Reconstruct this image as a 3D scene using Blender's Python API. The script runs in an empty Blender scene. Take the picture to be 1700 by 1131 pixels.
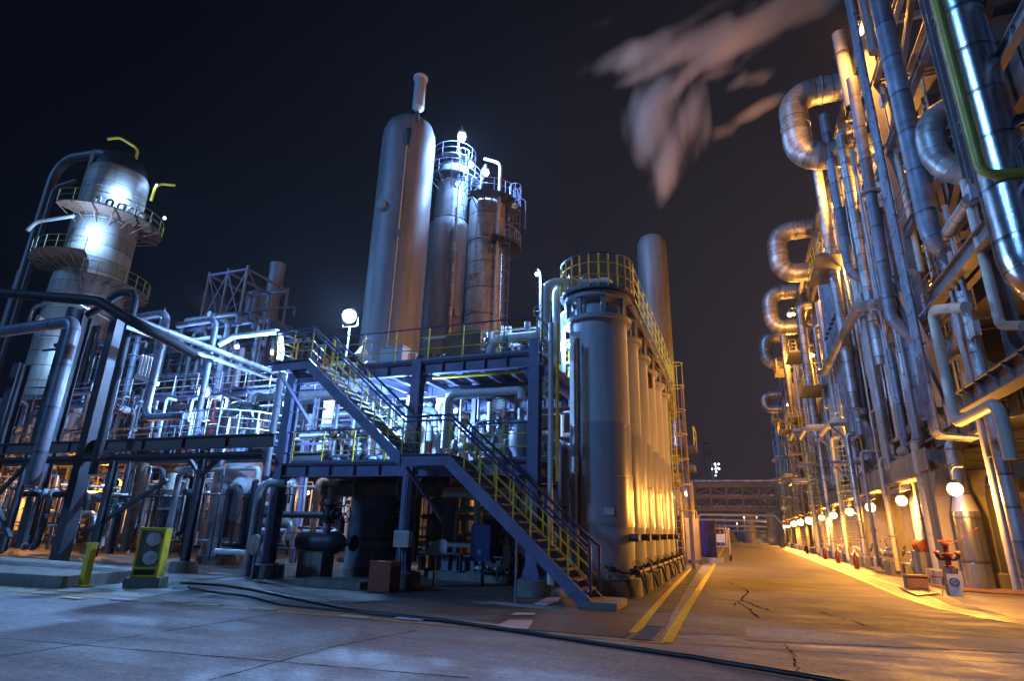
import bpy, math, random
from mathutils import Vector, Matrix, noise
random.seed(7)
R = math.radians
scn = bpy.context.scene
col = scn.collection
PI = math.pi

# ------------------------------------------------------------------ camera
CAM_H = 1.6
FPX = 963.0                                   # focal length for a 1700 px wide frame
Fv = Vector((383.0, -323.0, -963.0)).normalized()       # the road's direction, in camera axes
Uv = Vector((80.0, 2965.0, -963.0)); Uv = (Uv - Fv*Uv.dot(Fv)).normalized()
Xv = Fv.cross(Uv)
M3 = Matrix((Xv, Fv, Uv))                     # camera axes -> world axes
cam = bpy.data.cameras.new('camera'); camo = bpy.data.objects.new('camera', cam); col.objects.link(camo)
camo.matrix_world = Matrix.Translation((0, 0, CAM_H)) @ M3.to_4x4()
cam.sensor_width = 36.0; cam.lens = FPX/1700*36.0; cam.clip_start = 0.1; cam.clip_end = 3000
scn.camera = camo

# ------------------------------------------------------------------ night sky, blue fill light, exposure
w = bpy.data.worlds.new('World'); scn.world = w; w.use_nodes = True
nt = w.node_tree; nt.nodes.clear()
wo = nt.nodes.new('ShaderNodeOutputWorld'); bg = nt.nodes.new('ShaderNodeBackground')
tc = nt.nodes.new('ShaderNodeTexCoord'); dp = nt.nodes.new('ShaderNodeVectorMath'); dp.operation = 'DOT_PRODUCT'
dp.inputs[1].default_value = Vector((0.25, 0.95, 0.05)).normalized()     # town glow low over the road's far end
rp = nt.nodes.new('ShaderNodeValToRGB'); e = rp.color_ramp
e.elements[0].position = 0.25; e.elements[0].color = (0.0008, 0.0010, 0.0032, 1)
e.elements[1].position = 0.96; e.elements[1].color = (0.022, 0.0205, 0.030, 1)
m_ = e.elements.new(0.60); m_.color = (0.0042, 0.0046, 0.0088, 1); m_ = e.elements.new(0.80); m_.color = (0.0115, 0.0110, 0.0165, 1)
nt.links.new(tc.outputs['Generated'], dp.inputs[0]); nt.links.new(dp.outputs['Value'], rp.inputs[0])
nt.links.new(rp.outputs[0], bg.inputs[0]); bg.inputs[1].default_value = 1.0
nt.links.new(bg.outputs[0], wo.inputs[0])

sl = bpy.data.lights.new('blue_fill', 'SUN'); sl.energy = 1.22; sl.color = (0.16, 0.42, 1.0); sl.angle = R(6)  # sun lamp in place of unseen blue lamps behind the camera
so = bpy.data.objects.new('blue_fill', sl); col.objects.link(so)
so.rotation_euler = Vector((0.58, 0.74, -0.48)).to_track_quat('-Z', 'Y').to_euler()
scn.view_settings.view_transform = 'Standard'; scn.view_settings.look = 'None'
scn.view_settings.exposure = 0.0; scn.view_settings.gamma = 1.0
scn.render.engine = 'CYCLES'
scn.cycles.max_bounces = 5; scn.cycles.volume_bounces = 0
scn.cycles.sample_clamp_indirect = 3.0

# ------------------------------------------------------------------ surveying: a sighted pixel met with a known real plane
def ray(px, py): return M3 @ Vector((px-850.0, 565.5-py, -FPX))
def SX(px, py, x): r = ray(px, py); return r*(x/r.x) + Vector((0, 0, CAM_H))
def SY(px, py, y): r = ray(px, py); return r*(y/r.y) + Vector((0, 0, CAM_H))
def SZ(px, py, z=0.0): r = ray(px, py); return r*((z-CAM_H)/r.z) + Vector((0, 0, CAM_H))
def snap(pts, k=0.3):
    """make nearly plumb runs plumb and nearly level runs level and square"""
    out = [Vector(pts[0])]
    for p in pts[1:]:
        q = Vector(p); a = out[-1]; d = [abs(q[i]-a[i]) for i in range(3)]; m = max(d)
        for i in range(3):
            if d[i] < k*m: q[i] = a[i]
        out.append(q)
    return out
def pathX(x, pts, k=0.3): return snap([SX(a, b, x) for a, b in pts], k)
def pathY(y, pts, k=0.3): return snap([SY(a, b, y) for a, b in pts], k)

# ------------------------------------------------------------------ materials
def N(nt, t, **kw):
    n = nt.nodes.new(t)
    for k, v in kw.items(): setattr(n, k, v)
    return n
def mat(name, c1, c2=None, rough=0.5, metal=0.0, scale=2.0, bump=0.15, streak=False, seam=0.0, rvar=0.15, stain=None, stain_amt=0.5, spec=0.5, fine=40.0):
    m = bpy.data.materials.new(name); m.use_nodes = True; nt = m.node_tree; L = nt.links.new
    b = nt.nodes['Principled BSDF']; c2 = c2 or tuple(x*0.6 for x in c1)
    tc = N(nt, 'ShaderNodeTexCoord'); mp = N(nt, 'ShaderNodeMapping'); geo = N(nt, 'ShaderNodeNewGeometry')
    mp.inputs['Scale'].default_value = (1, 1, 0.15 if streak else 1)
    L(geo.outputs['Position'], mp.inputs[0])
    n1 = N(nt, 'ShaderNodeTexNoise'); n1.inputs['Scale'].default_value = scale; n1.inputs['Detail'].default_value = 6; n1.inputs['Roughness'].default_value = 0.65
    n2 = N(nt, 'ShaderNodeTexNoise'); n2.inputs['Scale'].default_value = fine; n2.inputs['Detail'].default_value = 3
    L(mp.outputs[0], n1.inputs[0]); L(geo.outputs['Position'], n2.inputs[0])
    r1 = N(nt, 'ShaderNodeMapRange'); r1.inputs[1].default_value = 0.35; r1.inputs[2].default_value = 0.68; L(n1.outputs[0], r1.inputs[0])
    mx = N(nt, 'ShaderNodeMix', data_type='RGBA'); L(r1.outputs[0], mx.inputs[0])
    mx.inputs[6].default_value = (*c1, 1); mx.inputs[7].default_value = (*c2, 1)
    last = mx.outputs[2]
    if stain:
        n3 = N(nt, 'ShaderNodeTexNoise'); n3.inputs['Scale'].default_value = scale*0.8+0.7; n3.inputs['Detail'].default_value = 8; n3.inputs['Roughness'].default_value = 0.7
        mp3 = N(nt, 'ShaderNodeMapping'); mp3.inputs['Scale'].default_value = (1.6, 1.6, 0.12 if streak else 1.6); mp3.inputs['Location'].default_value = (7, 3, 11)
        L(geo.outputs['Position'], mp3.inputs[0]); L(mp3.outputs[0], n3.inputs[0])
        r3 = N(nt, 'ShaderNodeMapRange'); r3.inputs[1].default_value = 0.52; r3.inputs[2].default_value = 0.70; r3.inputs[4].default_value = stain_amt; L(n3.outputs[0], r3.inputs[0])
        m3 = N(nt, 'ShaderNodeMix', data_type='RGBA'); L(r3.outputs[0], m3.inputs[0]); L(last, m3.inputs[6]); m3.inputs[7].default_value = (*stain, 1); last = m3.outputs[2]
    hgt = n2.outputs[0]
    if seam:
        at = N(nt, 'ShaderNodeAttribute', attribute_name='al'); dv = N(nt, 'ShaderNodeMath', operation='DIVIDE'); dv.inputs[1].default_value = seam
        L(at.outputs['Fac'], dv.inputs[0]); fr = N(nt, 'ShaderNodeMath', operation='FRACT'); L(dv.outputs[0], fr.inputs[0])
        lt = N(nt, 'ShaderNodeMapRange'); lt.inputs[1].default_value = 0.0; lt.inputs[2].default_value = 0.09; lt.inputs[3].default_value = 0.0; lt.inputs[4].default_value = 1.0; L(fr.outputs[0], lt.inputs[0])
        fl = N(nt, 'ShaderNodeMath', operation='FLOOR'); L(dv.outputs[0], fl.inputs[0])
        wn = N(nt, 'ShaderNodeTexWhiteNoise', noise_dimensions='1D'); L(fl.outputs[0], wn.inputs['W'])
        r4 = N(nt, 'ShaderNodeMapRange'); r4.inputs[3].default_value = 0.62; r4.inputs[4].default_value = 1.12; L(wn.outputs['Value'], r4.inputs[0])
        ml = N(nt, 'ShaderNodeMath', operation='MULTIPLY'); L(r4.outputs[0], ml.inputs[0])
        l2 = N(nt, 'ShaderNodeMapRange'); l2.inputs[3].default_value = 0.22; l2.inputs[4].default_value = 1.0; L(lt.outputs[0], l2.inputs[0]); L(l2.outputs[0], ml.inputs[1])
        m4 = N(nt, 'ShaderNodeVectorMath', operation='SCALE'); L(last, m4.inputs[0]); L(ml.outputs[0], m4.inputs['Scale']); last = m4.outputs[0]
        ad = N(nt, 'ShaderNodeMath', operation='MULTIPLY_ADD'); L(lt.outputs[0], ad.inputs[0]); ad.inputs[1].default_value = 2.0; L(n2.outputs[0], ad.inputs[2]); hgt = ad.outputs[0]
    L(last, b.inputs['Base Color']); b.inputs['Metallic'].default_value = metal
    b.inputs['Specular IOR Level'].default_value = spec
    rr = N(nt, 'ShaderNodeMapRange'); rr.inputs[3].default_value = max(0.04, rough-rvar); rr.inputs[4].default_value = min(1, rough+rvar); L(n1.outputs[0], rr.inputs[0]); L(rr.outputs[0], b.inputs['Roughness'])
    bp = N(nt, 'ShaderNodeBump'); bp.inputs['Strength'].default_value = bump; bp.inputs['Distance'].default_value = 0.02; L(hgt, bp.inputs['Height']); L(bp.outputs[0], b.inputs['Normal'])
    return m
def glow(name, c, s):
    m = bpy.data.materials.new(name); m.use_nodes = True; nt = m.node_tree; nt.nodes.clear()
    e = nt.nodes.new('ShaderNodeEmission'); e.inputs[0].default_value = (*c, 1); e.inputs[1].default_value = s
    o = nt.nodes.new('ShaderNodeOutputMaterial'); nt.links.new(e.outputs[0], o.inputs[0]); return m
MT = dict(
 steel=mat('blue_grey_steel_paint', (0.19,0.19,0.33), (0.125,0.125,0.23), 0.5, 0, 1.5, 0.2, stain=(0.07,0.055,0.05), stain_amt=0.45),
 rsteel=mat('weathered_grey_steel', (0.18,0.177,0.185), (0.11,0.107,0.112), 0.5, 0, 1.2, 0.2, stain=(0.10,0.06,0.04), stain_amt=0.6),
 darksteel=mat('dark_grey_steel', (0.04,0.043,0.058), (0.02,0.022,0.03), 0.5, 0, 1.5, 0.15, stain=(0.06,0.035,0.02)),
 yellow=mat('yellow_paint', (0.72,0.52,0.02), (0.52,0.38,0.02), 0.45, 0, 4, 0.1, stain=(0.2,0.13,0.04)),
 navy=mat('navy_paint', (0.025,0.04,0.17), (0.02,0.03,0.11), 0.35, 0, 3, 0.08),
 silver=mat('galvanised_cladding', (0.50,0.49,0.48), (0.33,0.32,0.32), 0.40, 0.6, 1.3, 0.3, seam=0.9, rvar=0.12, stain=(0.18,0.14,0.10), stain_amt=0.7),
 bright=mat('aluminium_cladding', (0.80,0.81,0.84), (0.62,0.63,0.67), 0.2, 0.95, 0.8, 0.2, seam=1.4, rvar=0.06),
 pipe=mat('grey_painted_pipe', (0.33,0.34,0.37), (0.22,0.225,0.26), 0.42, 0.1, 1.2, 0.12, seam=0, stain=(0.12,0.08,0.05), stain_amt=0.5),
 bluepipe=mat('blue_grey_pipe', (0.22,0.25,0.31), (0.13,0.15,0.20), 0.45, 0.2, 1.2, 0.2, seam=1.6, stain=(0.11,0.08,0.06), stain_amt=0.7),
 white=mat('white_pipe_paint', (0.74,0.74,0.72), (0.58,0.58,0.57), 0.4, 0, 2, 0.08, stain=(0.3,0.24,0.17), stain_amt=0.4),
 beige=mat('beige_pipe_paint', (0.50,0.46,0.38), (0.40,0.36,0.30), 0.45, 0, 2, 0.1, stain=(0.2,0.14,0.09)),
 black=mat('black_pipe', (0.018,0.021,0.028), (0.010,0.012,0.017), 0.55, 0, 2, 0.15, spec=0.25),
 olive=mat('olive_paint', (0.30,0.27,0.03), (0.22,0.20,0.03), 0.4, 0, 2, 0.1),
 brown=mat('brown_beam_paint', (0.13,0.085,0.07), (0.08,0.055,0.05), 0.5, 0, 2, 0.15),
 rust=mat('rusty_iron', (0.20,0.10,0.055), (0.10,0.05,0.03), 0.7, 0, 4, 0.4),
 red=mat('red_paint', (0.12,0.012,0.009), (0.08,0.009,0.007), 0.4, 0, 3, 0.1),
 redbrown=mat('red_brown_paint', (0.34,0.055,0.022), (0.25,0.04,0.02), 0.5, 0, 3, 0.15),
 concrete=mat('pier_concrete', (0.27,0.24,0.19), (0.17,0.15,0.115), 0.75, 0, 1.1, 0.35, streak=True, stain=(0.07,0.055,0.04), stain_amt=0.8),
 plinth=mat('plinth_concrete', (0.26,0.24,0.21), (0.16,0.15,0.13), 0.8, 0, 2.5, 0.4, streak=True, stain=(0.07,0.06,0.05), stain_amt=0.7),
 tower=mat('tower_coating', (0.21,0.21,0.225), (0.12,0.12,0.13), 0.5, 0.1, 0.9, 0.2, streak=True, stain=(0.10,0.085,0.08), stain_amt=0.7, rvar=0.08),
 peeled=mat('peeling_silver_paint', (0.46,0.45,0.45), (0.36,0.34,0.33), 0.45, 0.3, 1.4, 0.3, stain=(0.14,0.10,0.09), stain_amt=0.9, seam=2.2),
 insul=mat('old_insulation_jacket', (0.36,0.33,0.28), (0.24,0.215,0.175), 0.6, 0.1, 0.7, 0.3, streak=True, stain=(0.16,0.09,0.04), stain_amt=0.95, seam=1.2),
 matt=mat('matt_silver_paint', (0.48,0.49,0.52), (0.38,0.39,0.42), 0.5, 0.1, 0.9, 0.08, streak=True, rvar=0.06, stain=(0.27,0.27,0.28), stain_amt=0.6),
 gloss=mat('stainless_shell', (0.46,0.46,0.50), (0.37,0.37,0.41), 0.27, 0.3, 0.7, 0.06, streak=True, rvar=0.05, stain=(0.36,0.34,0.33), stain_amt=0.4),
 skirt=mat('skirt_paint', (0.40,0.40,0.44), (0.33,0.33,0.37), 0.55, 0.05, 1.2, 0.12, stain=(0.22,0.2,0.2), stain_amt=0.4),
 plate=mat('floor_plate', (0.13,0.13,0.15), (0.08,0.08,0.09), 0.6, 0.2, 3, 0.3),
 casing=mat('furnace_casing', (0.085,0.09,0.115), (0.05,0.053,0.07), 0.5, 0.2, 0.6, 0.2, streak=True, stain=(0.1,0.06,0.04)),
 tread=mat('stair_tread', (0.20,0.15,0.11), (0.12,0.09,0.07), 0.6, 0, 4, 0.3),
 void=mat('dark_gap', (0.008,0.008,0.008), None, 1.0, 0, 4, 0.0, spec=0.0),
 rubber=mat('black_rubber', (0.012,0.013,0.017), (0.008,0.008,0.01), 0.45, 0, 4, 0.1),
 tarp=mat('blue_sheet_paint', (0.05,0.05,0.28), (0.035,0.035,0.2), 0.5, 0, 2, 0.1),
 face=mat('gauge_face_white', (0.7,0.7,0.66), (0.6,0.6,0.57), 0.4, 0, 3, 0.02),
 symbol=mat('symbol_blue', (0.02,0.04,0.2), None, 0.4, 0, 3, 0.02),
 bridge=mat('weathered_bridge_steel', (0.13,0.105,0.08), (0.085,0.07,0.055), 0.6, 0, 1.0, 0.2, stain=(0.08,0.05,0.03)),
 far=mat('far_grey_steel', (0.10,0.09,0.085), (0.06,0.055,0.055), 0.6, 0, 0.6, 0.1),
 paper=mat('pale_plate', (0.62,0.63,0.66), (0.5,0.5,0.52), 0.35, 0, 3, 0.1),
 bulb_blue=glow('mercury_lamp', (0.62,0.85,1.0), 6), bulb_orange=glow('sodium_lamp', (1.0,0.70,0.30), 7), bulb_far=glow('far_lamp', (0.7,0.8,1.0), 12))
def glassmat():
    m = bpy.data.materials.new('cabinet_glass'); m.use_nodes = True; b = m.node_tree.nodes['Principled BSDF']
    b.inputs['Base Color'].default_value = (0.9, 0.92, 0.95, 1); b.inputs['Roughness'].default_value = 0.05; b.inputs['Alpha'].default_value = 0.07; return m
MT['glass'] = glassmat()

# ------------------------------------------------------------------ mesh builder
class MB:
    def __init__(s): s.v = []; s.f = []; s.s = []; s.a = []; s.m = []; s.cur = 0
    def add(s, vs, fs, smooth=False, al=None):
        o = len(s.v); s.v += [Vector(p) for p in vs]; s.f += [tuple(i+o for i in q) for q in fs]
        s.s += ([smooth]*len(fs) if isinstance(smooth, bool) else smooth); s.a += (al if al else [0.5]*len(vs)); s.m += [s.cur]*len(fs); return s
    def frame(s, p0, p1, a, b, x0, x1, y0, y1):
        vs = [p + a*x + b*y for p in (p0, p1) for x, y in ((x0, y0), (x1, y0), (x1, y1), (x0, y1))]
        return s.add(vs, [(3,2,1,0), (4,5,6,7), (0,1,5,4), (1,2,6,5), (2,3,7,6), (3,0,4,7)])
    def box(s, c, d, rz=0.0):
        c = Vector(c); a = Vector((math.cos(rz), math.sin(rz), 0)); b = Vector((-math.sin(rz), math.cos(rz), 0))
        h = Vector((0, 0, d[2]/2)); return s.frame(c-h, c+h, a, b, -d[0]/2, d[0]/2, -d[1]/2, d[1]/2)
    def axes(s, p0, p1, up=(0, 0, 1)):
        d = (p1-p0).normalized(); u = Vector(up)
        if abs(d.dot(u)) > 0.95: u = Vector((0, 1, 0)) if abs(d.y) < 0.9 else Vector((1, 0, 0))
        a = d.cross(u).normalized(); return a, a.cross(d).normalized()
    def bar(s, p0, p1, w, h, up=(0, 0, 1)):
        p0 = Vector(p0); p1 = Vector(p1); a, b = s.axes(p0, p1, up); return s.frame(p0, p1, a, b, -w/2, w/2, -h/2, h/2)
    def ibeam(s, p0, p1, w, h, up=(0, 0, 1), t=None):
        p0 = Vector(p0); p1 = Vector(p1); a, b = s.axes(p0, p1, up); t = t or max(0.018, h*0.07)
        s.frame(p0, p1, a, b, -w/2, w/2, h/2-t, h/2); s.frame(p0, p1, a, b, -w/2, w/2, -h/2, -h/2+t)
        return s.frame(p0, p1, a, b, -t/2, t/2, -h/2+t, h/2-t)
    def stiff(s, p0, p1, w, h, n, up=(0, 0, 1)):
        p0 = Vector(p0); p1 = Vector(p1); a, b = s.axes(p0, p1, up); d = (p1-p0)/n; e = d.normalized()*0.008
        for i in range(1, n):
            c = p0 + d*i; s.frame(c-e, c+e, a, b, -w/2+0.006, w/2-0.006, -h/2+0.02, h/2-0.02)
        return s
    def ring_pts(s, c, a, b, r, n): return [c + a*(r*math.cos(2*PI*i/n)) + b*(r*math.sin(2*PI*i/n)) for i in range(n)]
    def tube(s, pts, r, bend=None, n=12, caps=True, r1=None):
        P = [Vector(p) for p in pts]; Q = [P[0]]; K = [0]
        for i in range(1, len(P)-1):
            a = P[i-1]-P[i]; b = P[i+1]-P[i]; la, lb = a.length, b.length
            if la < 1e-6 or lb < 1e-6: continue
            a.normalize(); b.normalize(); ang = a.angle(b)
            if ang > PI-0.03: Q.append(P[i]); K.append(0); continue
            br = bend if bend is not None else r*2.2
            t = min(br/math.tan(ang/2), la*0.48, lb*0.48); br = t*math.tan(ang/2)
            bis = (a+b).normalized(); c = P[i] + bis*(br/math.sin(ang/2)); tot = PI-ang
            u0 = (P[i]+a*t-c).normalized(); u1 = (P[i]+b*t-c).normalized(); k = max(2, int(tot/0.26))
            for j in range(k+1):
                q = j/k; w = (u0*math.sin((1-q)*tot) + u1*math.sin(q*tot))/max(1e-6, math.sin(tot)) if abs(math.sin(tot)) > 1e-3 else u0.lerp(u1, q)
                Q.append(c + w.normalized()*br); K.append(1 if j else 0)
        Q.append(P[-1]); K.append(0)
        d = (Q[1]-Q[0]).normalized(); a, b = s.axes(Q[0], Q[1]); vs = []; al = []; L = random.random()*3
        for i, q in enumerate(Q):
            if i: L += (q-Q[i-1]).length*(3.5 if K[i] else 1.0)
            if i and i < len(Q)-1: t = ((Q[i]-Q[i-1]).normalized()+(Q[i+1]-Q[i]).normalized()).normalized()
            elif i: t = (Q[i]-Q[i-1]).normalized()
            else: t = d
            a = (a - t*a.dot(t)).normalized(); b = t.cross(a)
            rr = r if r1 is None else r + (r1-r)*i/(len(Q)-1)
            vs += s.ring_pts(q, a, b, rr, n); al += [L]*n
        fs = []; m = len(Q)
        for i in range(m-1):
            for j in range(n):
                k = (j+1) % n; fs.append((i*n+j, i*n+k, (i+1)*n+k, (i+1)*n+j))
        sm = [True]*len(fs); s.add(vs, fs, sm, al)
        if caps:
            o = len(s.v); vs2 = vs[:n] + vs[-n:]
            s.add(vs2, [tuple(reversed(range(n))), tuple(range(n, 2*n))], False)
        return s
    def cyl(s, p0, p1, r, n=16, r1=None): return s.tube([p0, p1], r, n=n, r1=r1)
    def lathe(s, base, prof, n=32, axis=(0, 0, 1), sharp=0.55, a0=0.0, a1=2*PI):
        base = Vector(base); ax = Vector(axis).normalized(); a, b = s.axes(base, base+ax)
        if ax.z > 0.99: a, b = Vector((1, 0, 0)), Vector((0, 1, 0))
        full = abs(a1-a0-2*PI) < 1e-4; m = n if full else n+1
        def rg(r, z): return [base + ax*z + a*(r*math.cos(a0+(a1-a0)*i/n)) + b*(r*math.sin(a0+(a1-a0)*i/n)) for i in range(m)]
        rows = []; prev = None
        segs = []
        for i in range(len(prof)-1):
            (r0, z0), (r1, z1) = prof[i], prof[i+1]; an = math.atan2(z1-z0, r1-r0)
            if prev is None or abs((an-prev+PI) % (2*PI)-PI) > sharp: segs.append([prof[i], prof[i+1]])
            else: segs[-1].append(prof[i+1])
            prev = an
        for sg in segs:
            vs = []; al = []; fs = []; L = 0
            for i, (r, z) in enumerate(sg):
                vs += rg(max(r, 1e-4), z); al += [z+0.5]*m
            for i in range(len(sg)-1):
                for j in range(n if full else n):
                    k = (j+1) % m; fs.append((i*m+j, i*m+k, (i+1)*m+k, (i+1)*m+j))
            s.add(vs, fs, True, al)
        return s
    def torus(s, c, axis, Rr, r, n=24, k=8, a0=0.0, a1=2*PI):
        c = Vector(c); ax = Vector(axis).normalized(); a, b = s.axes(c, c+ax)
        if ax.z > 0.99: a, b = Vector((1, 0, 0)), Vector((0, 1, 0))
        full = abs(a1-a0-2*PI) < 1e-4; m = n if full else n+1; vs = []
        for i in range(m):
            t = a0+(a1-a0)*i/n; u = a*math.cos(t)+b*math.sin(t)
            for j in range(k):
                f = 2*PI*j/k; vs.append(c + u*(Rr+r*math.cos(f)) + ax*(r*math.sin(f)))
        fs = [(i*k+j, ((i+1) % m)*k+j, ((i+1) % m)*k+(j+1) % k, i*k+(j+1) % k) for i in range(n) for j in range(k)]
        return s.add(vs, fs, True)
    def sphere(s, c, r, sz=1.0, n=14): return s.lathe(c, [(r*math.sin(PI*i/8), -r*sz*math.cos(PI*i/8)) for i in range(9)], n=n)
    def poly(s, pts, t):
        """flat outline of thickness t along its own normal"""
        P = [Vector(p) for p in pts]; nrm = (P[1]-P[0]).cross(P[2]-P[0]).normalized()*t/2; n = len(P)
        return s.add([p+nrm for p in P]+[p-nrm for p in P], [tuple(range(n)), tuple(reversed(range(n, 2*n)))] + [(i, i+n, (i+1) % n+n, (i+1) % n) for i in range(n)])
    def wheel(s, c, axis, Rr, r=0.012):
        s.torus(c, axis, Rr, r, 18, 6); c = Vector(c); ax = Vector(axis).normalized(); a, b = s.axes(c, c+ax)
        for i in range(5):
            t = 2*PI*i/5; s.cyl(c, c+(a*math.cos(t)+b*math.sin(t))*Rr, r*0.7, 6)
        return s
    def build(s, name, m, parent=None, label=None, cat=None, group=None, kind=None, origin=None):
        me = bpy.data.meshes.new(name)
        if parent is not None: o0 = root_loc(parent)
        elif origin is not None: o0 = Vector(origin)
        else:
            xs = [p.x for p in s.v]; ys = [p.y for p in s.v]; zs = [p.z for p in s.v]
            o0 = Vector(((min(xs)+max(xs))/2, (min(ys)+max(ys))/2, min(zs)))
        me.from_pydata([p-o0 for p in s.v], [], s.f)
        me.polygons.foreach_set('use_smooth', s.s)
        at = me.attributes.new('al', 'FLOAT', 'POINT'); at.data.foreach_set('value', s.a)
        if isinstance(m, (list, tuple)):
            for q in m: me.materials.append(MT[q])
            me.polygons.foreach_set('material_index', s.m)
        else: me.materials.append(MT[m] if isinstance(m, str) else m)
        me.update()
        o = bpy.data.objects.new(name, me); col.objects.link(o)
        if parent is not None: o.parent = parent
        else: o.location = o0
        tag(o, label, cat, group, kind); return o
def root_loc(o):
    while o.parent is not None: o = o.parent
    return Vector(o.location)
def tag(o, label=None, cat=None, group=None, kind=None):
    if label: o['label'] = label
    if cat: o['category'] = cat
    if group: o['group'] = group
    if kind: o['kind'] = kind
    return o
def thing(name, loc, label, cat, group=None):
    o = bpy.data.objects.new(name, None); col.objects.link(o); o.location = loc; o.empty_display_size = 0.2
    return tag(o, label, cat, group)
def dup(o, off, label=None, parent=None):
    c = o.copy(); col.objects.link(c)
    if parent is not None: c.parent = parent
    else: c.location = Vector(o.location)+Vector(off)
    if label: c['label'] = label
    for ch in list(o.children): dup(ch, None, None, c)
    return c
def struct(name, mb, m): return mb.build(name, m, kind='structure')
# ------------------------------------------------------------------ ground
def groundmat(name, c1, c2, stain, rough, wet, joints=False, tint=None):
    m = bpy.data.materials.new(name); m.use_nodes = True; nt = m.node_tree; L = nt.links.new; b = nt.nodes['Principled BSDF']
    geo = N(nt, 'ShaderNodeNewGeometry')
    def noi(sc, det=6, ro=0.6, st=(1, 1, 1), lo=(0, 0, 0)):
        mp = N(nt, 'ShaderNodeMapping'); mp.inputs['Scale'].default_value = st; mp.inputs['Location'].default_value = lo
        n = N(nt, 'ShaderNodeTexNoise'); n.inputs['Scale'].default_value = sc; n.inputs['Detail'].default_value = det; n.inputs['Roughness'].default_value = ro
        L(geo.outputs['Position'], mp.inputs[0]); L(mp.outputs[0], n.inputs[0]); return n.outputs[0]
    def rng(v, a, b_, c=0.0, d=1.0):
        r = N(nt, 'ShaderNodeMapRange'); r.inputs[1].default_value = a; r.inputs[2].default_value = b_; r.inputs[3].default_value = c; r.inputs[4].default_value = d; L(v, r.inputs[0]); return r.outputs[0]
    def mix(f, a, b_):
        x = N(nt, 'ShaderNodeMix', data_type='RGBA'); L(f, x.inputs[0])
        for i, q in ((6, a), (7, b_)):
            if isinstance(q, tuple): x.inputs[i].default_value = (*q, 1)
            else: L(q, x.inputs[i])
        return x.outputs[2]
    big = noi(0.35, 8, 0.62, (0.7, 1.3, 1)); mid = noi(2.2, 8, 0.7, (1, 1.4, 1), (4, 9, 0)); fine = noi(60, 3, 0.6); grit = noi(220, 2, 0.6)
    c = mix(rng(mid, 0.33, 0.66), c1, c2); c = mix(rng(big, 0.5, 0.66, 0, 0.75), c, stain)
    md2 = noi(5.5, 8, 0.78, (1, 1.3, 1), (31, 7, 0)); c = mix(rng(md2, 0.40, 0.62, 0, 0.75), c, tuple(x*0.36 for x in c1)); md3 = noi(16, 6, 0.8, (1, 1.2, 1), (11, 17, 0)); c = mix(rng(md3, 0.50, 0.66, 0, 0.6), c, tuple(min(1, x*1.7) for x in c1))
    strk = noi(1.1, 9, 0.75, (0.35, 2.2, 1), (3, 5, 0)); c = mix(rng(strk, 0.50, 0.64, 0, 0.55), c, tuple(x*0.42 for x in c1)); lite = noi(1.6, 8, 0.72, (0.5, 1.6, 1), (23, 15, 0)); c = mix(rng(lite, 0.56, 0.70, 0, 0.6), c, tuple(min(1, x*1.55) for x in c1))
    spot = noi(9, 5, 0.7, (1, 1, 1), (8, 1, 0)); c = mix(rng(spot, 0.60, 0.68, 0, 0.5), c, tuple(x*0.4 for x in c1))
    c = mix(rng(fine, 0.42, 0.72, 0, 0.5), c, tuple(x*0.4 for x in c1)); c = mix(rng(grit, 0.66, 0.75, 0, 0.5), c, tuple(min(1, x*1.9) for x in c1))
    L(c, b.inputs['Base Color'])
    wetn = noi(0.9, 7, 0.65, (0.6, 1.5, 1), (13, 2, 0)); pw = N(nt, 'ShaderNodeMath', operation='MULTIPLY_ADD'); L(mid, pw.inputs[0]); pw.inputs[1].default_value = 0.35; L(wetn, pw.inputs[2])
    L(rng(pw.outputs[0], 0.58, 0.80, rough, wet), b.inputs['Roughness'])
    bp = N(nt, 'ShaderNodeBump'); bp.inputs['Strength'].default_value = 0.7; bp.inputs['Distance'].default_value = 0.01
    ad = N(nt, 'ShaderNodeMath', operation='MULTIPLY_ADD'); L(mid, ad.inputs[0]); ad.inputs[1].default_value = 1.5; L(fine, ad.inputs[2]); L(ad.outputs[0], bp.inputs['Height']); L(bp.outputs[0], b.inputs['Normal'])
    return m
GC = groundmat('yard_concrete', (0.33,0.34,0.35), (0.22,0.22,0.22), (0.12,0.118,0.115), 0.74, 0.5)
GD = groundmat('damp_apron_concrete', (0.16,0.15,0.13), (0.10,0.095,0.085), (0.05,0.05,0.045), 0.7, 0.36)
GA = groundmat('worn_road_surface', (0.23,0.20,0.155), (0.165,0.145,0.11), (0.10,0.088,0.07), 0.85, 0.62)
GP = groundmat('pale_concrete_strip', (0.34,0.33,0.31), (0.24,0.235,0.22), (0.15,0.14,0.13), 0.8, 0.6)
GS = groundmat('drain_side_concrete', (0.20,0.18,0.15), (0.14,0.125,0.10), (0.08,0.07,0.06), 0.6, 0.3)
def sheet(name, pts, z, m, kind='structure', label=None, cat=None, group=None):
    b = MB(); b.add([(x, y, z) for x, y in pts], [tuple(range(len(pts)))]); return b.build(name, m, kind=kind, label=label, cat=cat, group=group)
def strip(name, pts, wd, z, m, label=None, cat=None, group=None, kind=None, th=0.0):
    P = [Vector((p[0], p[1], 0)) for p in pts]; b = MB(); Lf = []; Rt = []
    for i, p in enumerate(P):
        t = (P[min(i+1, len(P)-1)]-P[max(i-1, 0)]).normalized(); nn = Vector((-t.y, t.x, 0))
        ww = wd[i] if isinstance(wd, (list, tuple)) else wd
        Lf.append(p+nn*ww/2+Vector((0, 0, z))); Rt.append(p-nn*ww/2+Vector((0, 0, z)))
    n = len(P); b.add(Lf+Rt, [(i, i+n, i+n+1, i+1) for i in range(n-1)]); return b.build(name, m, label=label, cat=cat, group=group, kind=kind)
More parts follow.
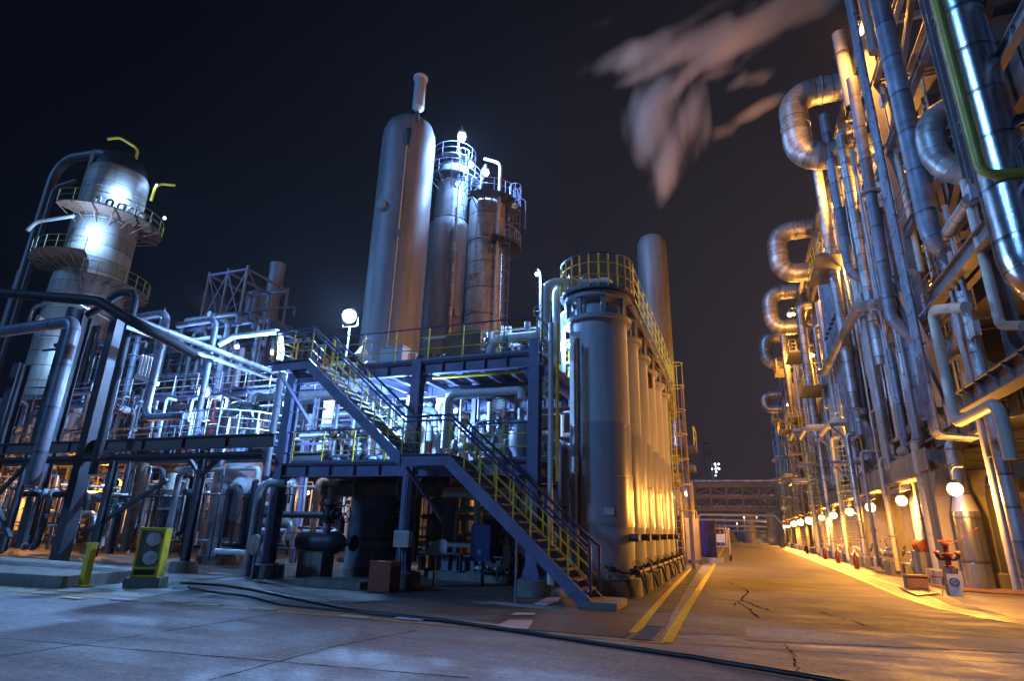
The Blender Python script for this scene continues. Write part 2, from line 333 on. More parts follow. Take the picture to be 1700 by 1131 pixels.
sheet('ground', [(-260,-60), (260,-60), (260,440), (-260,440)], 0, GC)
sheet('apron', [(-45, 9.9), (-1.95, 10.55), (-2.6, 75), (-60, 75), (-60, 12)], 0.004, GD)
sheet('road', [(-1.2, 10.9), (4.2, 13.6), (9, 12.6), (16, 12.6), (4.6, 24), (4.6, 150), (-2.6, 150), (-2.0, 60)], 0.004, GA)
sheet('paving_strip', [(-0.1, 10.9), (4.0, 12.0), (9.5, 11.6), (9.5, 12.9), (4.4, 13.55), (-0.1, 12.45)], 0.008, GP)
sheet('side_paving', [(5.5, 15.0), (16, 13.4), (16, 160), (5.3, 160), (5.3, 24)], 0.0045, GS)
# concrete joints, cracks
def wob(a, b, n, amp):
    a = Vector((*a, 0)); b = Vector((*b, 0)); t = (b-a).normalized(); nn = Vector((-t.y, t.x, 0)); return [tuple((a.lerp(b, i/n)+nn*random.uniform(-amp, amp))[:2]) for i in range(n+1)]
def zz(*pp): return [tuple(SZ(*p)[:2]) for p in pp]
def joint(p, q):
    a, b = zz(p, q); strip('pavement_joint', wob(a, b, 30, 0.008), [random.uniform(0.012, 0.026) for _ in range(31)], 0.0035, 'void', kind='structure')
joint((-30,1058), (780,1127)); joint((0,1092), (480,1017)); joint((345,1131), (560,1073)); joint((560,1073), (690,1048)); joint((1130,1070), (1700,1104)); joint((860,1044), (1240,1068))
def crack(pts, wmax):
    P = zz(*pts); Q = []
    for a, b in zip(P, P[1:]): Q += wob(a, b, 9, 0.035)[:-1]
    strip('crack', Q, [wmax*random.uniform(0.15, 0.65) for _ in Q], 0.0125, 'void', kind='structure')
crack([(1210,968), (1230,976), (1242,983), (1232,998), (1262,1010), (1285,1018)], 0.09)
crack([(1218,1008), (1224,1000), (1240,1010), (1262,1030)], 0.07)
crack([(1360,1016), (1385,1026), (1420,1033), (1438,1042)], 0.06)
crack([(1300,1071), (1316,1085), (1322,1106), (1330,1131)], 0.05)
crack([(1328,1036), (1400,1038)], 0.05)
def stain_patch(c, rx, ry):
    n = 14; pts = []
    P = SZ(*c)
    for i in range(n):
        t = 2*PI*i/n; k = random.uniform(0.7, 1.15); pts.append((P.x+rx*k*math.cos(t), P.y+ry*k*math.sin(t)))
    return pts
# painted lines
def line(name_, pts, wd, lab, z=0.011): strip('painted_line', zz(*pts) if pts[0][0] > 50 or pts[0][1] > 200 else pts, wd, z, 'yellow', label=lab, cat='road marking', kind='structure')
strip('painted_line', [(-1.22, 10.05), (-1.3, 14), (-1.5, 30), (-2.0, 60), (-2.5, 90)], 0.17, 0.010, 'yellow', kind='structure')
strip('painted_line', [(-1.83, 10.7), (-1.95, 14), (-2.2, 22), (-2.5, 36)], 0.16, 0.010, 'yellow', kind='structure')
strip('painted_line', [(-17, 8.9), (-10, 9.45), (-5.3, 9.75), (-1.25, 9.98)], 0.07, 0.010, 'yellow', kind='structure')
strip('painted_line', [(-17, 9.5), (-10, 9.95), (-5.3, 10.15), (-3.6, 10.3)], 0.06, 0.010, 'yellow', kind='structure')
RL = [(4.5, 140), (4.55, 85), (4.5, 50), (4.35, 34), (4.24, 25.7), (4.16, 21), (4.33, 18.2), (4.7, 16.8), (5.4, 15.6), (7, 14.6), (12, 13.6)]
strip('painted_line', RL, 0.14, 0.012, 'yellow', kind='structure')
strip('painted_line', [(x+0.75-(0.35 if y < 20 else 0), y+(0.0 if y > 20 else 0.75)) for x, y in RL], 0.13, 0.012, 'yellow', kind='structure')
# drains
def drain(name_, a, b, wd, lab, ang_gap=0.05, n=None):
    a = Vector((*a, 0)); b = Vector((*b, 0)); d = (b-a); L_ = d.length; d.normalize(); nn = Vector((-d.y, d.x, 0))
    t = thing('drain_grate', (a.x, a.y, 0), lab, 'drain grate', 'steel grates over the yard drain')
    m = MB(); m.frame(a+Vector((0,0,.0085)), b+Vector((0,0,.0085)), nn, Vector((0,0,1)), -wd/2+.02, wd/2-.02, -.001, .001); m.build('drain_pit_shade', 'black', t)  # flat black strip stands in for the shade below the bars
    m = MB()
    for s in (-1, 1): m.frame(a+nn*s*(wd/2-.015), b+nn*s*(wd/2-.015), nn, Vector((0,0,1)), -.015, .015, 0.0, .016)
    m.build('grate_frame', 'rsteel', t); m = MB(); k = int(L_/ang_gap)
    for i in range(k):
        c = a+d*(ang_gap*(i+.5)); m.frame(c-nn*(wd/2-.031), c+nn*(wd/2-.031), d, Vector((0,0,1)), -.009, .009, .011, .019)
    m.build('grate_bars', 'rsteel', t); return t
drain('g', (-4.1, 10.28), (-1.86, 10.36), 0.46, 'wide steel grate at the corner of the yard, in front of the stairs')
drain('g', (-1.62, 10.06), (-1.58, 11.5), 0.36, 'steel grate nearest the camera between the two yellow lines')
cv = [(-1.585, 11.55, -1.68, 13.4), (-1.68, 13.45, -1.82, 17.4), (-1.82, 17.45, -2.3, 34)]
for i, (a, b, c, d) in enumerate(cv):
    m = MB(); k = 6 if i < 2 else 14
    t = thing('drain_cover', (a, b, 0), ['short dark drain cover between the yellow lines, next beyond the grate', 'drain cover of worn plates between the yellow lines beside the silver vessels', 'long run of drain covers far along the road beside the blue sheets'][i], 'drain cover')
    for j in range(k):
        p = Vector((a+(c-a)*j/k, b+(d-b)*j/k, .012)); q = Vector((a+(c-a)*(j+.96)/k, b+(d-b)*(j+.96)/k, .012))
        mm = MB(); mm.bar(p, q, 0.34, 0.014); mm.build('cover_plate', random.choice(['darksteel', 'plate', 'plate']), t)
t = thing('drain_channel', (5, 20, 0), 'gravelly drain channel curving between the two bright yellow lines on the right', 'drain')
strip('channel_bed', [(x+0.38-(0.17 if y < 20 else 0), y+(0 if y > 20 else .37)) for x, y in RL], 0.5, 0.009, 'darksteel').parent = t
t.children[0].location -= Vector(t.location)
# pale plates lying along the front drain
for i, (x, y) in enumerate([(120, 995), (205, 998), (290, 1001), (345, 1006), (437, 1013), (590, 1026), (680, 1030)]):
    P = SZ(x, y); m = MB(); m.box((P.x, P.y, 0.02), (0.55, 0.16, 0.016), 0.07)
    m.build('drain_plate', 'paper', label='small pale metal plate lying on the front drain among the yellow lines', cat='metal plate', group='pale plates along the front drain')
for nm, pts, lab in [('metal_sheet', [(1330/3.14+400+0,1), ], None)]: pass
def flat(pts, lab, m='paper', h=0.02):
    P = [SZ(*p, h) for p in pts]; b = MB(); b.poly(P, 0.012); b.build('metal_sheet', m, label=lab, cat='metal sheet')
flat([(885,1003), (908,993), (931,992), (926,999), (905,1006)], 'pale blue sheet lying on the ground behind the stair foot')
flat([(820,1042), (845,1030), (885,1031), (876,1045)], 'white sheet lying beside the hose in front of the stairs')
flat([(848,1022), (856,1018), (890,1019), (885,1022)], 'narrow pale sheet lying flat, the one nearest the stair column')
# hose
hp = [SZ(*p, 0.035) for p in [(240,1010+0), (300,968), (370,972), (420,980), (520,1000), (600,1016), (660,1022), (760,1034), (870,1050), (1000,1070), (1150,1092), (1300,1117), (1420,1137)]][1:]
m = MB(); fine = []
for i in range(len(hp)-1):
    for j in range(4): fine.append(hp[i].lerp(hp[i+1], j/4)+Vector((0, random.uniform(-.015, .015), 0)))
m.tube(fine+[hp[-1]], 0.032, bend=0.3, n=8)
m.build('hose', 'rubber', label='long black hose lying across the yard from the columns to the bottom edge', cat='hose')
hp = [SZ(*p, 0.03) for p in [(312,975), (345,982), (410,990), (470,1005), (600,1018), (720,1030)]]
m = MB(); m.tube(hp, 0.022, bend=0.3, n=8); m.build('hose', 'rubber', label='thinner black cable lying behind the long hose near the red box', cat='cable')
# ------------------------------------------------------------------ shared builders
def lamp_light(parent, p, colr, power, rad=0.12, name='light'):
    l = bpy.data.lights.new(name, 'POINT'); l.energy = power; l.color = colr; l.shadow_soft_size = rad
    o = bpy.data.objects.new(name, l); col.objects.link(o); o.parent = parent; o.location = Vector(p)-root_loc(parent); return o
BLUE = (0.24, 0.49, 1.0); ORANGE = (1.0, 0.41, 0.06)
def flood(p, power, label, colr='b', r=0.2, shade=True, pole=None, arm=None, group=None, aim=(0, -1, -0.3), name='floodlight'):
    """lamp: bell shade, bulb, gooseneck or pole, its own light"""
    p = Vector(p); t = thing(name, tuple(p if not pole else (p.x, p.y, pole)), label, 'lamp', group)
    em = MB(); em.sphere(p, r, 1.0, 14); em.build('bulb', 'bulb_blue' if colr == 'b' else 'bulb_orange', t)
    if shade:
        s_ = MB(); s_.lathe(p+Vector((0, 0, r*0.75)), [(r*1.05, 0), (r*.9, r*.45), (r*.35, r*.7), (r*.3, r*1.3)], 18); s_.build('lamp_shade', 'matt', t)
    if r > .16:
        for k in range(3): cg = MB(); cg.torus(p+Vector((0, 0, (k-1)*r*.62)), (0, 0, 1), r*(1.12 if k == 1 else .9), .009, 20, 5); cg.build('guard_ring', 'darksteel', t)
    if not shade and pole is not None:
        s_ = MB(); s_.lathe(p+Vector((0, r*.25, 0)), [(r*1.25, -r*.2), (r*1.05, r*.5), (r*.6, r*.9), (r*.3, r*1.3), (0, r*1.3)], 20, (0, 1, 0)); s_.tube([p+Vector((-r*1.3, r*.4, 0)), p+Vector((-r*1.3, r*.4, -r*1.5)), p+Vector((r*1.3, r*.4, -r*1.5)), p+Vector((r*1.3, r*.4, 0))], .025, .05, 6); s_.build('lamp_housing', 'darksteel', t)
    if pole is not None:
        s_ = MB(); q = p+Vector((0, .35, 0)); s_.tube([(p.x, p.y+r*.4, pole), (p.x, p.y+r*.4, p.z-r*1.5)], .04, n=8) if not shade else s_.tube([(q.x, q.y, pole), (q.x, q.y, p.z+r*3), (p.x, p.y, p.z+r*3), (p.x, p.y, p.z+r*2)], .03, .12, 8); s_.build('pole', 'steel', t)
    elif arm:
        s_ = MB(); a = p+Vector(arm); s_.tube([a, (a.x, a.y, p.z+r*3.2), (p.x, p.y, p.z+r*3.2), (p.x, p.y, p.z+r*2)], .022, .15, 8); s_.build('arm', 'steel', t)
    if colr == 'b': power *= 2.3
    lp = p + Vector(aim).normalized()*(r+0.12)
    lamp_light(t, lp, BLUE if colr == 'b' else ORANGE, power, 0.1); return t
def rail(path, label, name='handrail', h=1.05, post=1.15, mids=(0.37, 0.72), top='navy', side='yellow', closed=False, group=None, r=0.02, kick=True, cat='railing'):
    P = [Vector(p) for p in path]; t = thing(name, tuple(P[0]), label, cat, group); up = Vector((0, 0, 1))
    m = MB(); m.tube([p+up*h for p in P], r*1.35, 0.05, 8); m.build('top_rail', top, t)
    for k in mids: m = MB(); m.tube([p+up*h*k/1.0 for p in P], r*.8, 0.04, 6); m.build('mid_rail', side, t)
    for i in range(len(P)-1):
        a, b = P[i], P[i+1]; n = max(1, round((b-a).length/post))
        for j in range(n+(1 if i == len(P)-2 else 0)):
            c = a.lerp(b, j/n); m = MB(); m.bar(c, c+up*(h-.02), r*2.1, r*2.1); m.build('post', side, t)
    if kick:
        m = MB()
        for a, b in zip(P, P[1:]):
            if (b-a).length > .05: m.bar(a+up*.07, b+up*.07, 0.008, 0.1)
        m.build('kick_plate', 'steel', t)
    return t
def flange(m, p, ax, r, n=16, bolts=True):
    p = Vector(p); ax = Vector(ax).normalized(); m.cyl(p-ax*.03, p-ax*.004, r, n); m.cyl(p+ax*.004, p+ax*.03, r, n)
    if bolts:
        a, b = m.axes(p, p+ax)
        for i in range(8):
            c = p+(a*math.cos(i*PI/4)+b*math.sin(i*PI/4))*r*.82; m.cyl(c-ax*.05, c+ax*.05, .012, 6)
    return m
def valve(parent, p, ax, r, stem=(0, 0, 1), m1='pipe', wheel='black'):
    p = Vector(p); ax = Vector(ax).normalized(); st = Vector(stem).normalized(); m = MB()
    m.lathe(p-ax*r*2.2, [(0, 0), (r*1.7, 0), (r*1.7, r*.4), (r*1.0, r*.45), (r*1.35, r*1.2), (r*1.6, r*2.2), (r*1.35, r*3.2), (r*1.0, r*3.95), (r*1.7, r*4), (r*1.7, r*4.4), (0, r*4.4)], 14, ax)
    m.lathe(p, [(r*1.0, 0), (r*1.0, r*2), (r*1.4, r*2), (r*1.4, r*2.5), (r*.6, r*2.6), (r*.45, r*4), (r*.2, r*4), (r*.2, r*6), (0, r*6)], 10, st)
    v = m.build('valve', m1, parent); m = MB(); m.wheel(p+st*r*5.4, st, r*2.0, r*.16); m.build('handwheel', wheel, v); return v
class Rest:
    """pipe runs too many or too small to count: gathered into one object of stuff"""
    def __init__(s, mats_): s.mb = MB(); s.mats = mats_
    def add(s, pts, r, m, bend=None): s.mb.cur = s.mats.index(m); s.mb.tube(pts, r, bend, 8)
    def done(s, label): return s.mb.build('pipework', s.mats, label=label, cat='pipework', kind='stuff')
def pipe(pts, r, m, label, n=14, bend=None, group=None, flg=(), parts=(), cat='pipe', name='pipe', caps=True):
    b = MB(); b.tube(pts, r, bend, n, caps)
    if not flg and not parts: return b.build(name, m, label=label, cat=cat, group=group)
    t = thing(name, tuple(min((Vector(p) for p in pts), key=lambda q: q.z)), label, cat, group); b.build('pipe_run', m, t)
    for seg, q in flg:
        a, c = Vector(pts[seg]), Vector(pts[seg+1]); f = MB(); flange(f, a.lerp(c, q), c-a, r*1.75); f.build('flange', 'pipe', t)
    for seg, q, st in parts:
        a, c = Vector(pts[seg]), Vector(pts[seg+1]); valve(t, a.lerp(c, q), c-a, r*1.05, st)
    return t

# ------------------------------------------------------------------ main steel platform, left of the vessels
XC = [-13.5, -8.8, -5.05]; YF, YB = 14.95, 20.6
D1, D2 = 3.35, 6.35
plat = thing('steel_platform', (-9, 15, 0), 'two storey blue-grey steel platform behind the zigzag stairs', 'platform')
for yy in (YF, YB):
    for x in XC:
        m = MB(); h2 = 6.75 if x > -6 else (D2+.02); m.ibeam((x, yy, .42), (x, yy, h2), .30, .34, up=(0, 1, 0)); m.stiff((x, yy, .42), (x, yy, h2), .30, .34, 9, up=(0, 1, 0))
        c = m.build('column', 'steel', plat)
        m = MB(); m.box((x, yy, .40), (.52, .52, .035)); 
        for dx in (-1, 1):
            m.poly([(x+dx*.15, yy-.175, .417), (x+dx*.25, yy-.175, .417), (x+dx*.15, yy-.175, .75)], .015)
        m.poly([(x-.24, yy-.18, .417), (x+.24, yy-.18, .417), (x+.15, yy-.18, .62), (x-.15, yy-.18, .62)], .014)
        for dx in (-.2, .2):
            for dy in (-.2, .2): m.cyl((x+dx, yy+dy, .41), (x+dx, yy+dy, .47), .018, 6)
        m.build('base_plate', 'steel', c)
for x, yy in [(x, y) for x in XC for y in (YF, YB)]:
    m = MB(); m.lathe((x, yy, 0), [(.52, 0), (.50, .38), (.47, .40), (0, .40)], 4, a0=PI/4, a1=2*PI+PI/4)
    nm = {(-13.5): 'left-hand column', (-8.8): 'middle column', (-5.05): 'right-hand column'}[x]
    m.build('column_footing', 'plinth', label='square concrete footing under the '+('front ' if yy == YF else 'rear ')+nm+' of the steel platform', cat='footing')
for z in (D1, D2):
    for yy in (YF-.02, 17.8, YB):
        for a, b in zip(XC, XC[1:]):
            m = MB(); m.ibeam((a+.16, yy, z-.2), (b-.16, yy, z-.2), .2, .38); m.stiff((a+.16, yy, z-.2), (b-.16, yy, z-.2), .2, .38, 5); m.build('beam', 'steel', plat)
    for i in range(11):
        x = XC[0]+(XC[2]-XC[0])*(i+.5)/11; m = MB(); m.ibeam((x, YF+.12, z-.14), (x, YB-.12, z-.14), .12, .2); m.build('joist', 'steel', plat)
    m = MB(); m.box(((XC[0]+XC[2])/2, (YF+YB)/2, z+.012), (XC[2]-XC[0]+.3, YB-YF+.3, .02)); m.build('deck', 'plate', plat)
for x in XC[1:]:
    for s in (-1, 1):
        m = MB(); m.poly([(x+s*.16, YF, D2-.4), (x+s*.52, YF, D2-.4), (x+s*.16, YF, D2-.76)], .02); m.build('gusset', 'steel', plat)
for x in (XC[0], XC[1]):
    m = MB(); m.poly([(x+.16, YF, D1-.4), (x+.45, YF, D1-.4), (x+.16, YF, D1-.7)], .02); m.build('gusset', 'steel', plat)
# extra vertical members seen between decks, sloping knee braces
for x, y in ((-8.2, 17.8), (-6.2, 17.8), (-11.5, 17.8)):
    m = MB(); m.ibeam((x, y, D1+.02), (x, y, D2-.42), .15, .15, up=(0, 1, 0)); m.build('post', 'steel', plat)
rail([(-12.0, YF-.05, D2), (-5.0, YF-.05, D2), (-5.0, YB, D2)], 'yellow railing with navy top rail along the upper deck edge above the white lamp', h=1.1, post=1.25)
rail([(-13.2, YF+.05, D1), (-8.6, YF+.05, D1)], 'yellow railing along the lower deck left of the stair landing', h=1.05, post=1.25)
rail([(-6.8, YF+.05, D1), (-5.2, YF+.05, D1)], 'short yellow railing on the lower deck behind the stair landing, right of the white pipe', h=1.05, post=1.0)
rail([(-5.0, YB, D2), (-5.0, 26, D2)], 'yellow railing of the far upper deck behind the white bent pipes', h=1.1, post=1.5)

# ------------------------------------------------------------------ stairs
YS0, YS1 = 13.5, 14.45
def flight(xa, za, xb, zb, label, footx=None):
    """stair from top (xa,za) to bottom (xb,zb)"""
    t = thing('staircase', (xb, YS0, 0), label, 'stairs'); d = Vector((xb-xa, 0, zb-za)); L_ = d.length; u = d.normalized(); nup = Vector((-u.z, 0, u.x)) if u.x > 0 else Vector((u.z, 0, -u.x))
    for y in (YS0, YS1):
        m = MB(); pt = 0.29
        a, b = Vector((xa, y, za)), Vector((xb, y, zb))
        l0 = Vector((xa-1.42, y, za)); dz = Vector((0, 0, -.30)); off = pt/abs(u.x)
        pts = [l0, a, b, b+Vector((0.0, 0, -.0))+Vector((0, 0, -off)), a+Vector((-(off-.3)/abs(u.z)*abs(u.x)*.0-.12, 0, -.30)), l0+dz]
        m.poly(pts, .016)
        m.build('stringer', 'steel', t)
        e = MB(); s_ = -.045 if y == YS0 else .045
        e.bar(l0+Vector((0, s_, -.012)), a+Vector((0, s_, -.012)), .075, .014); e.bar(a+Vector((0, s_, -.012)), b+Vector((0, s_, -.012)), .075, .014); e.build('stringer_flange', 'steel', t)
    n = int(abs(zb-za)/.2)
    for i in range(1, n):
        c = Vector((xa+(xb-xa)*i/n, (YS0+YS1)/2, za+(zb-za)*i/n-.03)); m = MB(); m.box(c, (.25, YS1-YS0-.02, .03)); m.box(c+Vector((.132, 0, .0)), (.012, YS1-YS0-.02, .05)); m.build('tread', 'tread', t)
    m = MB(); m.box((xa-.71, (YS0+YS1)/2, za-.02), (1.40, YS1-YS0-.02, .03)); m.build('landing_plate', 'plate', t)
    m = MB()
    for k in (-1.35, -.7, -.08): m.bar((xa+k, YS0+.02, za-.12), (xa+k, YS1-.02, za-.12), .06, .14)
    m.build('landing_joists', 'steel', t)
    return t
f1 = flight(-6.88, 3.40, -3.20, .17, 'lower flight of the steel stairs with its landing, reaching the ground by the first vessel')
f2 = flight(-11.70, 6.30, -8.26, 3.42, 'upper flight of the blue-grey steel stairs climbing left to the top landing')
m = MB(); m.box((-3.0, 13.98, .07), (.75, 1.25, .14)); m.build('stair_footing', 'plinth', label='low concrete step under the foot of the steel stairs', cat='footing')
for (xa, za, xb, zb, nm, tl) in ((-6.88, 3.40, -3.28, .30, 'lower', 'lower'), (-11.70, 6.30, -8.26, 3.42, 'upper', 'upper')):
    for y, sd in ((YS0-.0, 'near'), (YS1, 'far')):
        P = [Vector((xa-1.4, y, za)), Vector((xa, y, za)), Vector((xb, y, zb))]
        if nm == 'lower' : P = [Vector((xa-1.4, y, za)), Vector((xa, y, za)), Vector((xb, y, zb))]
        if sd == 'far' and nm == 'lower': P = P[1:]
        if nm == 'upper' and sd == 'far': P = P[1:]
        t = thing('handrail', tuple(P[-1]), 'sloping yellow handrail with navy top on the %s side of the %s stair flight' % (sd, nm), 'railing')
        up = Vector((0, 0, 1)); hh = 1.0
        m = MB(); e = [] if nm == 'upper' else [P[-1]+Vector((.06, 0, hh-.02)), P[-1]+Vector((.06, 0, 0))]
        m.tube([p+up*hh for p in P]+e, .034, .1, 8); m.build('top_rail', 'navy', t)
        m = MB(); m.tube([p+up*(hh-.13) for p in P], .026, .1, 8); m.build('second_rail', 'navy', t) if sd == 'near' else None
        for k in (.3, .58): m = MB(); m.tube([p+up*k for p in P], .014, .06, 6); m.build('mid_rail', 'yellow', t)
        for a, b in zip(P, P[1:]):
            n = max(1, round((b-a).length/.62 if (b-a).z < -1 else (b-a).length/.7))
            for j in range(n): c = a.lerp(b, (j+.0)/n); m = MB(); m.bar(c-up*.12, c+up*(hh-.03), .04, .012); m.build('post', 'yellow', t)
rail([(-13.12, YS0, 6.30), (-13.12, YS1, 6.30)], 'short yellow end rail closing the top stair landing', h=1.0, post=.9, kick=False)
# brackets holding the landings
for x0, z0 in ((-8.3, 3.08), (-13.05, 5.98)):
    m = MB(); m.bar((x0+.15, YS0+.1, z0), (x0+.75 if z0 < 4 else x0-.02+.6, YF-.2, z0-1.35), .06, .09); m.build('landing_brace', 'steel', label='slanting steel strut propping the %s stair landing' % ('lower' if z0 < 4 else 'top'), cat='strut')
m = MB(); m.tube([(-5.0, 13.6, 0), (-5.0, 13.6, 1.75)], .03, n=8); m.build('stair_prop', 'pipe', label='thin vertical post propping the lower stair flight', cat='post')

# ------------------------------------------------------------------ the row of six tall silver vessels
VX = -3.62; VY = [16.65+2.12*i for i in range(6)]
ords = ['first and nearest', 'second', 'third', 'fourth', 'fifth', 'sixth and farthest']
def vessel(i, y):
    t = thing('vessel', (VX, y, 0), ords[i]+' of the tall silver vessels standing in a row beside the road', 'vessel', 'row of tall silver vessels'); b = Vector((VX, y, 0)); rr = .87
    m = MB(); m.lathe(b, [(rr, .42), (rr, 1.72)], 48); s_ = m.build('skirt', 'skirt', t)
    m = MB(); m.cyl(b+Vector((rr*.92, -.25, 1.45)), b+Vector((rr*1.22, -.3, 1.45)), .10, 14); m.build('skirt_nozzle', 'darksteel', s_); m = MB(); m.cyl(b+Vector((-.2, -rr*.97, 1.25)), b+Vector((-.2, -rr*1.04, 1.25)), .055, 12); m.build('skirt_vent', 'darksteel', s_)
    m = MB(); m.torus(b+Vector((0, 0, 3.02)), (0, 0, 1), rr+.008, .012, 48, 6); m.build('weld_seam', 'gloss', t); m = MB(); m.torus(b+Vector((0, 0, 6.05)), (0, 0, 1), rr-.004, .012, 48, 6); m.build('weld_seam', 'matt', t)
    m = MB(); a_ = -1.15; m.box(b+Vector((math.cos(a_)*(rr+.02), math.sin(a_)*(rr+.02), 2.1+.05*i)), (.03, .26, .18), a_); m.build('name_plate', 'paper', t)
    m = MB()
    for k in range(10):
        a = 2*PI*k/10; c = b+Vector((math.cos(a)*(rr+.06), math.sin(a)*(rr+.06), .46)); m.box(c, (.12, .05, .10), a); m.cyl(c+Vector((0, 0, -.05)), c+Vector((0, 0, .14)), .016, 6)
    m.lathe(b, [(rr-.02, .421), (rr+.15, .421), (rr+.15, .45), (rr, .45)], 40); m.build('base_ring', 'skirt', t)
    m = MB(); m.lathe(b, [(rr+.012, 1.72), (rr+.012, 3.0), (rr+.004, 3.004), (rr+.004, 4.50)], 48); m.lathe(b, [(rr+.03, 1.78), (rr+.03, 1.84)], 40); m.build('lower_shell', 'gloss', t)
    m = MB(); m.lathe(b, [(rr, 4.50), (rr, 7.55)], 48); m.build('upper_shell', 'matt', t)
    m = MB(); m.lathe(b, [(rr*.97, 7.57), (rr+.14, 7.57), (rr+.14, 7.70), (rr*.9, 7.70)], 48); m.build('lower_ring', 'skirt', t)
    m = MB(); m.lathe(b, [(rr*.90, 7.72), (rr*.90, 7.95), (rr*.84, 8.1), (rr*.6, 8.22), (0, 8.28)], 40); m.build('dome', 'matt', t)
    for k in range(8):
        a = 2*PI*(k+.5)/8; m = MB(); p = b+Vector((math.cos(a), math.sin(a), 0))*(rr+.02); m.box(p+Vector((0, 0, 7.99)), (.16, .03, .54), a); m.box(p+Vector((math.cos(a)*.07, math.sin(a)*.07, 7.99)), (.02, .14, .54), a); m.build('bracket', 'skirt', t)
    m = MB(); m.lathe(b, [(rr*.9, 8.26), (rr+.17, 8.26), (rr+.17, 8.40), (0, 8.40)], 48); m.build('top_ring', 'skirt', t)
    m = MB(); m.lathe(b, [(.30, 8.41), (.30, 8.62), (.42, 8.62), (.42, 8.70), (0, 8.70)], 20); m.build('top_nozzle', 'pipe', t)
    m = MB(); z = .62; m.tube([b+Vector((.25, -.98, .75)), b+Vector((.7, -.85, .62)), b+Vector((1.1, -.45, .55)), b+Vector((1.22, -.3, .12))], .035, .15, 8); m.build('drain_pipe', 'darksteel', t)
    valve(t, b+Vector((.95, -.55, .62)), (1, 1, 0), .05, (.3, -.6, .8), 'darksteel'); valve(t, b+Vector((.45, -1.0, .68)), (1, .3, 0), .045, (0, -1, .3), 'darksteel')
    m = MB(); m.lathe(b, [(1.06, 0), (1.03, .38), (1.0, .42), (0, .42)], 16); m.build('plinth', 'plinth', label='round concrete plinth under the %s silver vessel' % ords[i], cat='plinth')
for i, y in enumerate(VY): vessel(i, y)
m = MB(); m.tube([(-2.55, 15.9, .62), (-2.55, 29, .62)], .055, n=8); m.build('pipe', 'darksteel', label='low dark manifold pipe running along the feet of the silver vessels', cat='pipe')
for i in range(9):
    y = 16.4+i*1.45; t = thing('drain_valve', (-2.55, y, .62), 'small dark drain valve on the low pipe at the feet of the silver vessels', 'valve', 'drain valves at the vessel feet')
    m = MB(); m.tube([(-2.62, y, .70), (-2.50, y-.05, .72), (-2.44, y-.1, .5), (-2.42, y-.12, .1)], .02, .08, 7); m.build('spout', 'darksteel', t); valve(t, (-2.58, y, .66), (0, 1, 0), .035, (.5, 0, .8), 'black')
# walkway over the vessels
t = thing('walkway', (VX, 16.65, 8.42), 'steel walkway running over the tops of the silver vessels', 'walkway')
m = MB(); m.box((VX, 22.3, 8.44), (1.9, 11.4, .04)); m.build('deck', 'plate', t)
m = MB(); m.lathe((VX, 16.65, 8.42), [(1.16, 0), (1.16, .045), (0, .045)], 32); m.build('round_deck', 'plate', t)
for x in (-4.6, -2.62): m = MB(); m.ibeam((x, 16.8, 8.32), (x, 28.4, 8.32), .1, .17); m.build('edge_beam', 'steel', t)
arc = [(VX+1.13*math.cos(a), 16.65+1.13*math.sin(a), 8.46) for a in [PI-.25+(PI+.5)*k/14 for k in range(15)]]
rail([(-4.75, 28.4, 8.46)]+arc+[(-2.52, 28.4, 8.46), (-4.75, 28.4, 8.46)], 'yellow railing with navy top rail curving round the head of the first silver vessel', h=1.1, post=1.0)
# nozzle equipment on the first head
pipe([(-4.9, 16.6, 6.5), (-4.95, 16.6, 9.05), (-3.62, 16.6, 9.05), (-3.2, 16.6, 9.05), (-3.2, 16.6, 8.6)], .13, 'white', 'white pipe bending over onto the head of the first silver vessel', flg=((1, .8),))
m = MB(); m.sphere((-4.0, 16.65, 8.95), .3, 1.2); m.build('relief_drum', 'bluepipe', label='small rounded blue-grey drum on top of the first silver vessel', cat='drum')
# caged ladder at the far end of the vessels
def cage_ladder(p, z0, z1, label, face=(1, 0), cage0=None, m1='yellow', wd=.45, group=None, dep=.7):
    p = Vector((*p, 0)); f = Vector((*face, 0)).normalized(); s_ = Vector((-f.y, f.x, 0)); t = thing('caged_ladder', (p.x, p.y, z0), label, 'ladder', group); up = Vector((0, 0, 1))
    for k in (-1, 1): m = MB(); m.bar(p+s_*k*wd/2+up*z0, p+s_*k*wd/2+up*z1, .05, .03); m.build('side_rail', m1, t)
    m = MB(); n = int((z1-z0)/.3)
    for i in range(n): z = z0+.15+i*.3; m.cyl(p-s_*wd/2+up*z, p+s_*wd/2+up*z, .014, 6)
    m.build('rungs', m1, t); c0 = cage0 if cage0 is not None else z0+2.2
    if c0 < z1-.5:
        a0 = math.atan2(f.y, f.x); n = max(2, int((z1-c0)/1.1)); 
        for i in range(n+1): m = MB(); m.torus(p+f*dep*.45+up*(c0+(z1-c0)*i/n), up, dep*.52, .022, 18, 5, a0-2.3, a0+2.3); m.build('cage_hoop', m1, t)
        for k in range(5):
            a = a0-1.9+3.8*k/4; q = p+f*dep*.45+Vector((math.cos(a), math.sin(a), 0))*dep*.52; m = MB(); m.bar(q+up*c0, q+up*z1, .03, .012); m.build('cage_bar', m1, t)
    return t
cage_ladder((-2.75, 29.3), .2, 9.7, 'tall yellow caged ladder at the far end of the vessel walkway', (1, -.4), 2.6, wd=.5)
m = MB(); m.tube([(-2.3, 30.6, 0), (-2.3, 30.6, 9.0)], .09, n=10); m.build('post', 'rust', label='rusty post behind the caged ladder by the blue sheets', cat='post')

